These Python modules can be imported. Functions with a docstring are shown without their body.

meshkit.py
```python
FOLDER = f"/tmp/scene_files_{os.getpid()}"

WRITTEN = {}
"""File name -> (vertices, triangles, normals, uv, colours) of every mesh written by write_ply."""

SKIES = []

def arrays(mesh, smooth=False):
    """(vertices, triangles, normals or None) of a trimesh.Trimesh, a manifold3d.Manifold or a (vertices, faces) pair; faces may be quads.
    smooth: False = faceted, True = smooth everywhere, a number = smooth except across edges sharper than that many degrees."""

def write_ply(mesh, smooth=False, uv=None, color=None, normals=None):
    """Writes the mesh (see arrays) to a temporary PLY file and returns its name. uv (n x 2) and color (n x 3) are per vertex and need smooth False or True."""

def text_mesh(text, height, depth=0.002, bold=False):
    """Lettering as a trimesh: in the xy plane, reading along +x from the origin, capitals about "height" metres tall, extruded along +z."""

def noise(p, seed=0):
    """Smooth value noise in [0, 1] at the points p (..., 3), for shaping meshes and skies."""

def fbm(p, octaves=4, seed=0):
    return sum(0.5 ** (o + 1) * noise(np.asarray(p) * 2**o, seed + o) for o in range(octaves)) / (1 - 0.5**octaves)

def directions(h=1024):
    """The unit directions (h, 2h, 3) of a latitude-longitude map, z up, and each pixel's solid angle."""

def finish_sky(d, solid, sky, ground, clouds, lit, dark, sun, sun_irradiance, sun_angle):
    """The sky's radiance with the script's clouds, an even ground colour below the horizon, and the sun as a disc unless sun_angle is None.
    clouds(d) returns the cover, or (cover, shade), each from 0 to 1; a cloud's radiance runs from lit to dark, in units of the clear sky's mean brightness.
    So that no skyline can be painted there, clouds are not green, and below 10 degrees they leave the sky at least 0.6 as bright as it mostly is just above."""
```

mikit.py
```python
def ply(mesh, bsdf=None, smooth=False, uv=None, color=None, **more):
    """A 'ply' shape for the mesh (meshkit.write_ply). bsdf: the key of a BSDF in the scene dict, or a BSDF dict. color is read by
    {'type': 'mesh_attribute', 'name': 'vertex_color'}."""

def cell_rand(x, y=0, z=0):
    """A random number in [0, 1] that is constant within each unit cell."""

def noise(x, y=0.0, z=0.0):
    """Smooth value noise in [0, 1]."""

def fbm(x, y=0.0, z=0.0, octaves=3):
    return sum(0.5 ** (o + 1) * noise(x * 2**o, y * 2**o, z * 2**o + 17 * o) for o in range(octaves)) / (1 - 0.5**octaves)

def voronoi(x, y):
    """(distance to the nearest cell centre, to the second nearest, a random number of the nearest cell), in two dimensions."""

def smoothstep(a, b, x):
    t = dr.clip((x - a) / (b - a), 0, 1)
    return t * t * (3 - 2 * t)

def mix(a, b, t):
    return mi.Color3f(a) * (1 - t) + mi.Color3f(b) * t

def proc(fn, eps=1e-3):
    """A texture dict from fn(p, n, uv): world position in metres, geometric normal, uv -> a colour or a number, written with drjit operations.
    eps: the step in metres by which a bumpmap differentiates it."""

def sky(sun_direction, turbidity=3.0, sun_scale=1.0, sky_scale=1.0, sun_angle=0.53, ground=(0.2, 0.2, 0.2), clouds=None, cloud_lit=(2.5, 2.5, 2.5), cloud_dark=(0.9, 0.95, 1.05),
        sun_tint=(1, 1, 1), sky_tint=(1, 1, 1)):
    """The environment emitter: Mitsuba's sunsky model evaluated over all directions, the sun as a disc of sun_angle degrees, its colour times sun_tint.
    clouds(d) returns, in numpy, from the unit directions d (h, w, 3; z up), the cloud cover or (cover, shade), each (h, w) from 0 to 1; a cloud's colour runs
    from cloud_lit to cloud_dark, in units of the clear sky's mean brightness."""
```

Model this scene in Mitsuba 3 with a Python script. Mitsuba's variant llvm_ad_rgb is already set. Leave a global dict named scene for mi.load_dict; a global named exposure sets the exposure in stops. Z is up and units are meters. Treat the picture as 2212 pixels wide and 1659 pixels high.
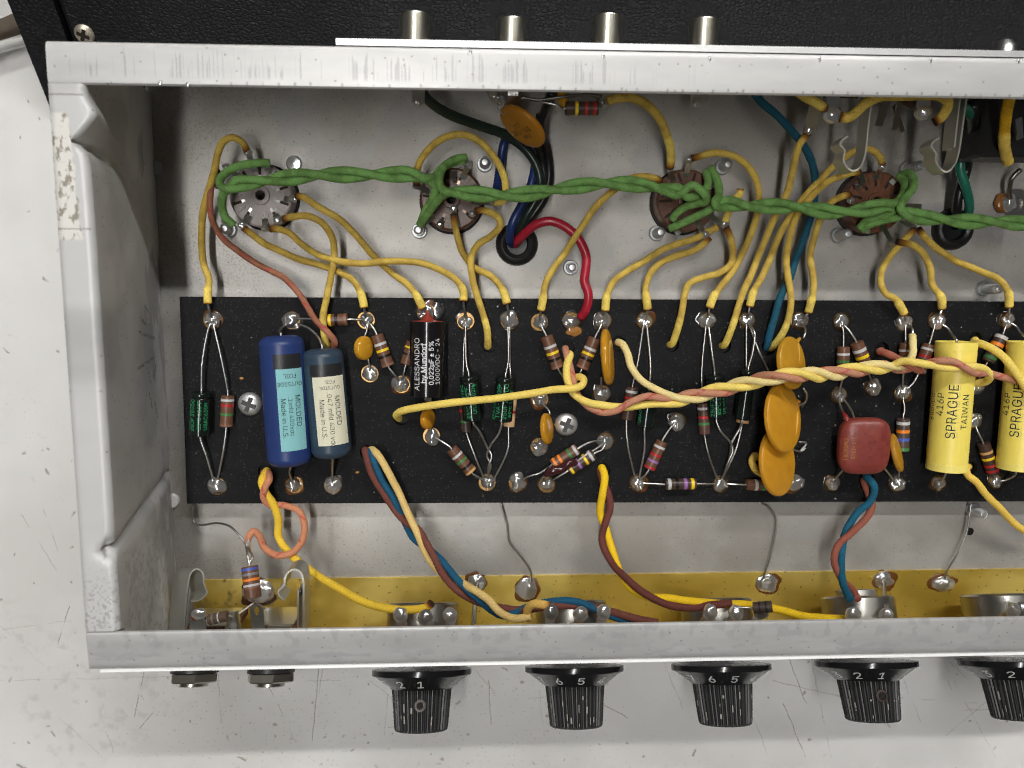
import math, random
import numpy as np, trimesh, drjit as dr, mitsuba as mi, mikit, meshkit
from mikit import noise, fbm, voronoi, cell_rand, smoothstep, mix

# ------------------------------------------------------------------ camera, lamps, exposure (lengths in mm below, metres in the scene)
scene, labels = {"type": "scene"}, {}
exposure = -0.02
FOC, CX, CY, EYE = 1671.0, 1106.0, 829.5, 270.0            # focal length and image centre in picture units (picture is 2212 x 1659), eye height above the chassis floor
_dn = np.array([-78.0, -212.5, FOC]); _dn /= np.linalg.norm(_dn)   # straight down, in camera axes (x right, y down, z ahead)
_vx = np.array([0.0, -80.0, FOC]); _vx[0] = -(_vx[1] * _dn[1] + _vx[2] * _dn[2]) / _dn[0]
AX = _vx / np.linalg.norm(_vx); AZ = -_dn; AY = np.cross(AZ, AX)
R_CAM = np.stack([AX, AY, AZ])                              # world = R_CAM @ camera


def at(px, py, z):
    """The point at height z (mm above the chassis floor) that stands at px, py of the photograph."""
    d = R_CAM @ np.array([(px - CX) / FOC, (py - CY) / FOC, 1.0])
    return np.array([0, 0, EYE]) + (z - EYE) / d[2] * d


def px2mm(px, z):
    return px * (EYE - z) / FOC


T = mi.ScalarTransform4f
_f, _u = R_CAM @ np.array([0, 0, 1.0]), R_CAM @ np.array([0, -1.0, 0])
scene["camera"] = {"type": "thinlens", "fov_axis": "x", "fov": math.degrees(2 * math.atan(CX / FOC)), "aperture_radius": 0.0009, "focus_distance": 0.252,
                   "near_clip": 0.01, "far_clip": 20.0,
                   "to_world": T().look_at(origin=[0, 0, EYE / 1000], target=[float(_f[0]), float(_f[1]), float(EYE / 1000 + _f[2])], up=[float(v) for v in _u])}
scene["room_light"] = {"type": "constant", "radiance": {"type": "rgb", "value": [0.042, 0.042, 0.0435]}}


def lamp(x0, x1, y0, y1, z, aim, power, label):
    """A strip lamp under the ceiling: a housing and a luminous diffuser that faces AIM."""
    name = numbered("strip_lamp")
    labels[name] = {"label": label, "category": "lamp"}
    c = np.array([(x0 + x1) / 2, (y0 + y1) / 2, z])
    n = np.array(aim, float) - c; n /= np.linalg.norm(n)
    long = np.array([1.0, 0, 0]) if x1 - x0 > y1 - y0 else np.array([0, 1.0, 0])
    side = np.cross(n, long); side /= np.linalg.norm(side); long = np.cross(side, n)
    a, b = (max(x1 - x0, y1 - y0) / 2, min(x1 - x0, y1 - y0) / 2)
    m = trimesh.creation.box((2 * a, 2 * b, 30)); M = np.eye(4); M[:3, :3] = np.stack([long, side, n], 1); M[:3, 3] = c - n * 20
    m.apply_transform(M)
    q = np.array([c - a * long - b * side, c + a * long - b * side, c + a * long + b * side, c - a * long + b * side])
    f = np.array([[0, 1, 2], [0, 2, 3]])
    if np.dot(np.cross(q[1] - q[0], q[2] - q[0]), n) < 0: f = f[:, ::-1]
    white = {"type": "diffuse", "reflectance": {"type": "rgb", "value": 0.75}}
    scene[name + "__housing"] = mikit.ply((m.vertices / 1000, m.faces), white)
    scene[name + "__diffuser"] = mikit.ply((q / 1000, f), white, emitter={"type": "area", "radiance": {"type": "rgb", "value": [power, power * 0.985, power * 0.95]}})


_count = {}


def numbered(name):
    _count[name] = _count.get(name, 0) + 1
    return name if _count[name] == 1 else f"{name}_{_count[name] - 1:03d}"


lamp(-500, 1100, 1210, 1250, 1400, (0, 0, 0), 120, "long strip lamp high behind the chassis, out of the picture")
lamp(-190, -125, -420, 520, 1400, (-60, 30, 0), 55, "strip lamp high above the chassis, out of the picture")


# ------------------------------------------------------------------ materials
def srgb(r, g, b):
    c = np.array([r, g, b], float) / 255
    return np.where(c <= 0.04045, c / 12.92, ((c + 0.055) / 1.055) ** 2.4)


def bsdf(name, rough, color=None, bump=None, **more):
    b = {"type": "principled", "base_color": color or {"type": "mesh_attribute", "name": "vertex_color"}, "roughness": rough, **more}
    if bump: b = {"type": "bumpmap", "arbitrary": bump[0], "scale": bump[1], "bsdf": b}
    scene[name] = {"type": "twosided", "bsdf": b}


bsdf("cloth", 0.8, specular=0.25)
bsdf("pvc", 0.32, specular=0.5)
bsdf("gloss", 0.16, specular=0.55)
bsdf("satin", 0.38, specular=0.45)
bsdf("matte", 0.7, specular=0.3)
bsdf("solder", 0.17, metallic=0.88)
bsdf("tin", 0.3, metallic=1.0)
bsdf("zinc", 0.42, metallic=0.8)
bsdf("flux", 0.06, specular=0.6, clearcoat=1.0, clearcoat_gloss=0.95)

MM = 1000.0
_rng = np.random.default_rng(5)


def seg_dist(x, y, a, b):
    dx, dy = b[0] - a[0], b[1] - a[1]
    l2 = dx * dx + dy * dy
    t = dr.clip(((x - a[0]) * dx + (y - a[1]) * dy) / l2, 0, 1)
    return dr.sqrt(dr.square(x - a[0] - t * dx) + dr.square(y - a[1] - t * dy)), t


# scratches of the bench: (start, end, half width mm, strength) in picture units, turned into bench coordinates
_S = [((0, 905 + 36), (108, 1005 + 36)), ((5, 950), (155, 930)), ((0, 1060), (470, 1050)), ((150, 900), (118, 1003)), ((95, 690), (125, 782)), ((40, 690), (140, 850)),
      ((128, 1140), (220, 1225)), ((565, 1040), (640, 1195)), ((690, 1015), (675, 1190)), ((700, 1015), (688, 1090)), ((470, 1045), (478, 1150)), ((315, 1020), (290, 1140)),
      ((1028, 1040), (1072, 1090)), ((1055, 1060), (1061, 1155)), ((838, 1090), (830, 1180)), ((1165, 1080), (1176, 1180)), ((1300, 1110), (1355, 1140)), ((1435, 1020), (1475, 1120)),
      ((1700, 1000), (1742, 1110)), ((1692, 1110), (1740, 1225)), ((1750, 1000), (1795, 1225)), ((1668, 1060), (1820, 1095)), ((1945, 1045), (1990, 1150)), ((2010, 985), (2055, 1080)),
      ((2030, 1005), (2150, 1225)), ((2050, 1020), (2170, 1130)), ((2043, 1180), (2137, 1100)), ((2060, 1125), (2134, 1122)), ((1920, 1095), (2110, 1110)), ((860, 1110), (800, 1060)),
      ((840, 1160), (880, 1157)), ((660, 1060), (735, 1060)), ((1628, 1140), (1660, 1225)), ((1120, 1100), (1260, 1092)), ((330, 1130), (300, 1165)), ((230, 1170), (245, 1215))]
BENCH_Z = -15.0
_rs = random.Random(4)
SCR = []
for a, b in _S:
    p, q = at(a[0], a[1] + 410, BENCH_Z), at(b[0], b[1] + 410, BENCH_Z)
    SCR.append(((p[0], p[1]), (q[0], q[1]), _rs.uniform(0.07, 0.16), _rs.uniform(0.25, 0.75)))


def bench_color(p, n, uv):
    x, y = p.x * MM, p.y * MM
    base = mix((0.63, 0.62, 0.60), (0.74, 0.733, 0.72), smoothstep(0.25, 0.75, fbm(x * 0.02, y * 0.02, 3.0, 4)))
    d1, d2, w = voronoi(x * 0.16 + 0.5 * noise(x * 0.3, y * 0.3), y * 0.16 + 0.5 * noise(x * 0.3, y * 0.3, 4.0))
    dens = smoothstep(0.45, 0.75, fbm(x * 0.012, y * 0.012, 9.0, 3))
    spot = smoothstep(0.05 + 0.09 * w, 0.02, d1) * smoothstep(0.80 - 0.25 * dens, 0.97, w)
    base = mix(base, (0.22, 0.18, 0.14), spot * 0.75)
    e1, e2, w2 = voronoi(x * 0.55, y * 0.55)
    base = mix(base, (0.35, 0.33, 0.30), smoothstep(0.17, 0.05, e1) * smoothstep(0.62, 0.9, w2) * (0.12 + 0.7 * dens))
    base = mix(base, (0.42, 0.41, 0.40), smoothstep(0.55, 0.8, fbm(x * 0.25, y * 0.25, 5.0, 4)) * smoothstep(0.5, 0.72, fbm(x * 0.02, y * 0.02, 31.0, 3)) * 0.35)
    wob = (noise(x * 0.35, y * 0.35, 7.0) - 0.5) * 0.5
    br = noise(x * 0.22, y * 0.22, 2.0)
    for a, b, hw, s in SCR:
        d, t = seg_dist(x + wob, y + wob, a, b)
        base = mix(base, (0.16, 0.13, 0.10), smoothstep(hw * 1.7, hw * 0.5, d) * s * smoothstep(0.15, 0.5, br))
    return base


bsdf("bench_laminate", 0.34, mikit.proc(bench_color), specular=0.4)


def floor_color(p, n, uv):
    x, y = p.x * MM, p.y * MM
    c = mix((0.36, 0.34, 0.31), (0.49, 0.472, 0.442), smoothstep(0.3, 0.7, fbm(x * 0.035, y * 0.035, 1.0, 5)))
    left = smoothstep(-20.0, -80.0, x)
    gr = noise(x * 2.4, y * 2.4, 5.0)
    c = mix(c, c * 0.62, smoothstep(0.55, 0.8, gr) * (0.06 + 0.42 * left) * smoothstep(0.35, 0.6, fbm(x * 0.06, y * 0.06, 8.0, 3)))
    c = mix(c, (0.36, 0.36, 0.36), smoothstep(0.56, 0.68, fbm(x * 0.05, y * 0.09, 23.0, 4)) * 0.45)
    d1, d2, w = voronoi(x * 0.28, y * 0.28)
    c = mix(c, (0.12, 0.08, 0.05), smoothstep(0.09, 0.03, d1) * smoothstep(0.78, 0.86, w) * 0.7)
    d1, d2, w = voronoi(x * 0.8 + 5.0, y * 0.8)
    return mix(c, (0.2, 0.18, 0.16), smoothstep(0.2, 0.06, d1) * smoothstep(0.6, 0.8, w) * 0.6)


def floor_bump(p, n, uv):
    return fbm(p.x * 1800, p.y * 1800, p.z * 1800, 3)


bsdf("chassis_metal", 0.48, mikit.proc(floor_color), metallic=0.35, specular=0.5)


def rim_color(p, n, uv):
    x, y = p.x * MM, p.y * MM
    c = mix((0.48, 0.478, 0.47), (0.63, 0.627, 0.615), fbm(x * 0.05, y * 0.2, 3.0, 4))
    back = smoothstep(40.0, 45.0, y)
    across = dr.select(y > 0, (y - 50.6) / 11.0, (y + 107.0) / 11.0)
    st = noise(x * 2.9 + 0.12 * noise(y * 1.5, x), 3.0, 1.0) * (0.35 + 0.65 * noise(x * 0.33, 9.0, 2.0))
    band = smoothstep(0.12, 0.25, across) * smoothstep(0.68, 0.52, across + 0.5 * (noise(x * 1.7, 5.0) - 0.5))
    c = mix(c, (0.30, 0.30, 0.31), back * band * smoothstep(0.36, 0.6, st) * smoothstep(70.0, 20.0, x) * 0.5)
    # blotches along the front rim
    bl = smoothstep(0.5, 0.68, fbm(x * 0.45, y * 0.32, 12.0, 3)) * smoothstep(0.35, 0.6, across)
    c = mix(c, (0.40, 0.395, 0.40), (1 - back) * bl * 0.4)
    bl2 = smoothstep(0.50, 0.72, fbm(x * 0.22, y * 0.6, 40.0, 4)) * smoothstep(0.55, 0.2, across)
    c = mix(c, (0.43, 0.43, 0.445), (1 - back) * bl2 * 0.5)
    c = c * (1 - 0.06 * (1 - back))
    # row of brake marks
    u = x / 4.05
    k = dr.abs(u - dr.floor(u) - 0.5) * 4.05
    row = dr.abs(across - 0.07 - 0.03 * (cell_rand(dr.floor(u), 1.0) - 0.5))
    c = mix(c, (0.25, 0.25, 0.25), back * smoothstep(0.45, 0.15, k) * smoothstep(0.05, 0.02, row) * smoothstep(0.2, 0.5, cell_rand(dr.floor(u), 5.0)) * smoothstep(-75.0, -60.0, x) * 0.7)
    d1, d2, w = voronoi(x * 0.3, y * 0.3)
    return mix(c, (0.2, 0.18, 0.16), smoothstep(0.12, 0.04, d1) * smoothstep(0.7, 0.8, w) * 0.6)


bsdf("rim_metal", 0.42, mikit.proc(rim_color), metallic=0.25, specular=0.5)


def wall_point(px, py):
    """(y, z) on the inner face of the left end wall seen at px, py."""
    d = R_CAM @ np.array([(px - CX) / FOC, (py - CY) / FOC, 1.0])
    # x = -99.6 - 7.2 (58 - z) / 58
    k = 7.2 / 58
    t = (-99.6 - 7.2 + k * EYE) / (d[0] - k * d[2])
    return float(t * d[1]), float(EYE + t * d[2])


PEN = [(wall_point(*u), wall_point(*v)) for u, v in (((312, 660), (320, 672)), ((302, 686), (315, 700)), ((300, 716), (318, 725)), ((318, 725), (333, 730)), ((333, 770), (298, 796)), ((320, 806), (324, 824)),
                                                     ((336, 788), (330, 815)), ((322, 850), (328, 880)), ((334, 870), (340, 900)))]


def side_color(p, n, uv):
    x, y, z = p.x * MM, p.y * MM, p.z * MM
    c = mix((0.52, 0.517, 0.51), (0.70, 0.697, 0.69), smoothstep(0.25, 0.7, fbm(z * 0.05, y * 0.05, 2.0, 4)))
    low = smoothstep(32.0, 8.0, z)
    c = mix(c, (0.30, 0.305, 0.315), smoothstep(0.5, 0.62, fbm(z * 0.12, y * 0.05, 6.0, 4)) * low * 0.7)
    c = mix(c, (0.34, 0.34, 0.35), smoothstep(-74.0, -80.0, y) * smoothstep(0.3, 0.75, fbm(z * 0.5, y * 0.5, 4.0, 4)) * smoothstep(56.0, 50.0, z) * 0.5)
    top = smoothstep(57.5, 59.0, z)
    for (q0, q1) in PEN:
        dd, t = seg_dist(y + 0.3 * noise(z, y), z + 0.3 * noise(y, z, 4.0), q0, q1)
        c = mix(c, (0.20, 0.20, 0.21), smoothstep(0.75, 0.25, dd) * 0.75 * smoothstep(0.2, 0.5, noise(y * 1.4, z * 1.4)))
    c = c * (1 - 0.20 * top)
    strip = top * smoothstep(-103.2, -103.9, x + 0.8 * (noise(y * 0.6, 3.0) - 0.5) + (y - 30) * 0.045) * smoothstep(11.0, 12.0, y) * smoothstep(44.0, 43.0, y)
    gl = mix((0.72, 0.70, 0.66), (0.30, 0.27, 0.22), smoothstep(0.5, 0.7, fbm(x * 1.1, y * 0.7, 4.0, 4)))
    c = mix(c, gl, strip)
    dirt = top * smoothstep(-72.0, -90.0, y) * smoothstep(0.48, 0.75, fbm(x * 1.5, y * 1.5, 14.0, 4)) * 0.8
    c = mix(c, (0.2, 0.19, 0.17), dirt * 0.6)
    d1, d2, w = voronoi(z * 0.3, y * 0.3)
    return mix(c, (0.16, 0.14, 0.12), smoothstep(0.12, 0.04, d1) * smoothstep(0.75, 0.8, w) * 0.6)


bsdf("side_metal", 0.46, mikit.proc(side_color), metallic=0.15, specular=0.5)


def brass_color(p, n, uv):
    x, y = p.x * MM, p.y * MM
    c = mix((0.66, 0.45, 0.07), (1.0, 0.77, 0.21), smoothstep(0.28, 0.72, fbm(x * 0.04, y * 0.06, 1.0, 4)))  # broad bright and dark patches paint reflections into the brass colour
    c = mix(c, (0.40, 0.30, 0.10), smoothstep(0.55, 0.75, fbm(x * 0.3, y * 0.3, 6.0, 3)) * smoothstep(-40.0, -80.0, x) * 0.8)
    d1, d2, w = voronoi(x * 0.35, y * 0.35)
    return mix(c, (0.10, 0.07, 0.03), smoothstep(0.12, 0.05, d1) * smoothstep(0.68, 0.75, w) * 0.8)


bsdf("brass_sheet", 0.26, mikit.proc(brass_color), metallic=0.6, specular=0.6)


def board_color(p, n, uv):
    x, y = p.x * MM, p.y * MM
    c = mix((0.0055, 0.0057, 0.0065), (0.011, 0.0113, 0.0125), fbm(x * 0.1, y * 0.4, 1.0, 4))
    d1, d2, w = voronoi(x * 0.9, y * 0.9)
    c = mix(c, (0.20, 0.18, 0.16), smoothstep(0.16, 0.05, d1) * smoothstep(0.80, 0.9, w) * 0.7)
    d1, d2, w = voronoi(x * 2.1, y * 2.1)
    return mix(c, (0.14, 0.13, 0.12), smoothstep(0.25, 0.1, d1) * smoothstep(0.85, 0.95, w) * smoothstep(0.4, 0.7, fbm(x * 0.05, y * 0.05, 6.0, 3)) * 0.8)


bsdf("fibre_board", 0.62, mikit.proc(board_color), specular=0.12)


def tolex_bump(p, n, uv):
    d1, d2, w = voronoi(p.x * 620, p.y * 620 + p.z * 500)
    return smoothstep(0.0, 0.35, d2 - d1) * 0.7 + 0.5 * noise(p.x * 1900, p.y * 1900, p.z * 1900)


bsdf("tolex", 0.42, {"type": "rgb", "value": [0.010, 0.0105, 0.0115]}, bump=(mikit.proc(tolex_bump, eps=2e-4), 0.00028), specular=0.22)


# ------------------------------------------------------------------ building helpers
def cat(*ms):
    return trimesh.util.concatenate([m for m in ms if m is not None])


def add(key, mesh, mat, col=None, smooth=35, label=None):
    v, f = np.asarray(mesh.vertices, float) / MM, np.asarray(mesh.faces)
    if mat in ("bench_laminate", "chassis_metal", "rim_metal", "side_metal", "brass_sheet", "fibre_board", "tolex"):
        scene[key] = mikit.ply((v, f), mat, smooth=smooth)
    else:
        col = np.asarray(col, float)
        m = trimesh.Trimesh(v, f, process=False)
        if col.ndim == 1:
            if smooth not in (True, False):
                m = trimesh.graph.smooth_shade(m, angle=np.radians(smooth), facet_minarea=None); smooth = True
            col = np.tile(col, (len(m.vertices), 1))
        elif smooth not in (True, False): smooth = True
        scene[key] = mikit.ply((np.array(m.vertices), np.array(m.faces)), mat, smooth=smooth, color=col)
    if label: labels[key] = {"label": label}
    return key


def thing(name, label, category, group=None):
    key = numbered(name)
    labels[key] = {"label": label, "category": category}
    if group: labels[key]["group"] = group
    return key


def part(parent, name, mesh, mat, col=None, smooth=35, label=None):
    return add(parent + "__" + numbered(parent + "__" + name)[len(parent) + 2:], mesh, mat, col, smooth, label)


def whole(name, label, category, mesh, mat, col=None, smooth=35, group=None):
    return add(thing(name, label, category, group), mesh, mat, col, smooth)


def struct(name, mesh, mat, label, col=None, smooth=35):
    labels[name] = {"label": label, "kind": "structure"}
    return add(name, mesh, mat, col, smooth)


def box(x0, x1, y0, y1, z0, z1, bevel=0.0):
    if bevel:
        b = bevel
        pts = [(x, y, z) for sx in (0, 1) for sy in (0, 1) for sz in (0, 1)
               for x, y, z in (((x0 + b, x1 - b)[sx], (y0, y1)[sy], (z0 + b, z1 - b)[sz]), ((x0, x1)[sx], (y0 + b, y1 - b)[sy], (z0 + b, z1 - b)[sz]),
                               ((x0 + b, x1 - b)[sx], (y0 + b, y1 - b)[sy], (z0, z1)[sz]))]
        return trimesh.convex.convex_hull(np.array(pts))
    m = trimesh.creation.box((x1 - x0, y1 - y0, z1 - z0)); m.apply_translation(((x0 + x1) / 2, (y0 + y1) / 2, (z0 + z1) / 2)); return m


def unit(v):
    v = np.asarray(v, float); return v / np.linalg.norm(v)


def frame(a, up=(0, 0, 1)):
    """(a, n, t): unit axis, the direction most like UP square to it, and a x n."""
    a = unit(a); up = np.asarray(up, float)
    n = up - a * (a @ up)
    if np.linalg.norm(n) < 1e-6: n = np.array([0, 1.0, 0]) - a * a[1]
    n = unit(n); return a, n, np.cross(a, n)


def lathe(profile, o, axis, sides=28, mod=None, up=(0, 0, 1)):
    """Turned body: profile [(along, radius)] about the axis from o. mod(angle, along) scales the radius."""
    a, n, t = frame(axis, up)
    ang = np.arange(sides) * 2 * np.pi / sides
    rows = []
    for s, r in profile:
        k = r * (np.ones(sides) if mod is None else mod(ang, s))
        rows.append(np.asarray(o) + a * s + k[:, None] * (np.cos(ang)[:, None] * n + np.sin(ang)[:, None] * t))
    v = np.vstack(rows + [[np.asarray(o) + a * profile[0][0]], [np.asarray(o) + a * profile[-1][0]]])
    f, N = [], len(profile)
    for i in range(N - 1):
        for j in range(sides):
            k = (j + 1) % sides
            p, q, r_, s_ = i * sides + j, i * sides + k, (i + 1) * sides + k, (i + 1) * sides + j
            f += [[p, r_, q], [p, s_, r_]]
    for j in range(sides):
        k = (j + 1) % sides
        f += [[N * sides, j, k], [N * sides + 1, (N - 1) * sides + k, (N - 1) * sides + j]]
    m = trimesh.Trimesh(v, np.array(f), process=False)
    if m.volume < 0: m.invert()
    return m


def spline(pts, step):
    """Centripetal Catmull-Rom curve through the points, sampled about every STEP."""
    P = np.asarray(pts, float)
    if len(P) == 2:
        k = max(2, int(np.linalg.norm(P[1] - P[0]) / step) + 1)
        return P[0] + np.linspace(0, 1, k)[:, None] * (P[1] - P[0])
    P = np.vstack([2 * P[0] - P[1], P, 2 * P[-1] - P[-2]])
    out = []
    for i in range(1, len(P) - 2):
        p0, p1, p2, p3 = P[i - 1:i + 3]
        t = np.cumsum([0] + [max(np.linalg.norm(q - p), 1e-6) ** 0.5 for p, q in ((p0, p1), (p1, p2), (p2, p3))])
        k = max(1, int(np.ceil(np.linalg.norm(p2 - p1) / step)))
        u = (t[1] + (t[2] - t[1]) * np.arange(k) / k)[:, None]
        A1 = (t[1] - u) / (t[1] - t[0]) * p0 + (u - t[0]) / (t[1] - t[0]) * p1
        A2 = (t[2] - u) / (t[2] - t[1]) * p1 + (u - t[1]) / (t[2] - t[1]) * p2
        A3 = (t[3] - u) / (t[3] - t[2]) * p2 + (u - t[2]) / (t[3] - t[2]) * p3
        B1 = (t[2] - u) / (t[2] - t[0]) * A1 + (u - t[0]) / (t[2] - t[0]) * A2
        B2 = (t[3] - u) / (t[3] - t[1]) * A2 + (u - t[1]) / (t[3] - t[1]) * A3
        out.append((t[2] - u) / (t[2] - t[1]) * B1 + (u - t[1]) / (t[2] - t[1]) * B2)
    return np.vstack(out + [P[-2:-1]])


def tube(path, rad, sides=10, scale=None):
    """Swept tube with closed ends; returns (mesh, distance along per vertex, angle per vertex). scale(s, ang) multiplies the radius."""
    P = np.asarray(path, float)
    s = np.concatenate([[0], np.cumsum(np.linalg.norm(np.diff(P, axis=0), axis=1))])
    tg = np.gradient(P, axis=0); tg /= np.linalg.norm(tg, axis=1, keepdims=True) + 1e-12
    a, n, _ = frame(tg[0]); N = [n]
    for i in range(1, len(P)):
        n = N[-1] - tg[i] * (N[-1] @ tg[i]); N.append(unit(n))
    N = np.array(N); B = np.cross(tg, N)
    ang = np.arange(sides) * 2 * np.pi / sides
    r = np.broadcast_to(np.asarray(rad, float), (len(P),))[:, None] * np.ones(sides)
    S, A = np.repeat(s[:, None], sides, 1), np.repeat(ang[None], len(P), 0)
    if scale is not None: r = r * scale(S, A, s[-1])
    v = P[:, None] + r[..., None] * (np.cos(A)[..., None] * N[:, None] + np.sin(A)[..., None] * B[:, None])
    i, j = np.meshgrid(np.arange(len(P) - 1), np.arange(sides), indexing="ij"); k = (j + 1) % sides
    f = np.concatenate([np.stack([i * sides + j, i * sides + k, (i + 1) * sides + k], -1).reshape(-1, 3), np.stack([i * sides + j, (i + 1) * sides + k, (i + 1) * sides + j], -1).reshape(-1, 3)])
    v = np.vstack([v.reshape(-1, 3), P[:1], P[-1:]]); e, j = len(v) - 2, np.arange(sides); k = (j + 1) % sides
    f = np.vstack([f, np.stack([0 * j + e, k, j], 1), np.stack([0 * j + e + 1, (len(P) - 1) * sides + j, (len(P) - 1) * sides + k], 1)])
    m = trimesh.Trimesh(v, f, process=False)
    return m, np.concatenate([S.ravel(), [0, s[-1]]]), np.concatenate([A.ravel(), [0, 0]])


def W(pts):
    """Points (picture x, picture y, height) to the world."""
    return [at(*p) for p in pts]


YEL, YELD, YELB, CREAM = srgb(226, 194, 92), srgb(208, 177, 84), srgb(246, 218, 108), srgb(240, 220, 152)
GRN, PINK, BROWN, BLUE, TEAL = srgb(120, 166, 92), srgb(194, 138, 110), srgb(120, 72, 62), srgb(34, 92, 124), srgb(30, 84, 104)
STEEL, SOLD, TINC = (0.70, 0.69, 0.67), (0.90, 0.89, 0.87), (0.70, 0.69, 0.66)


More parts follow.
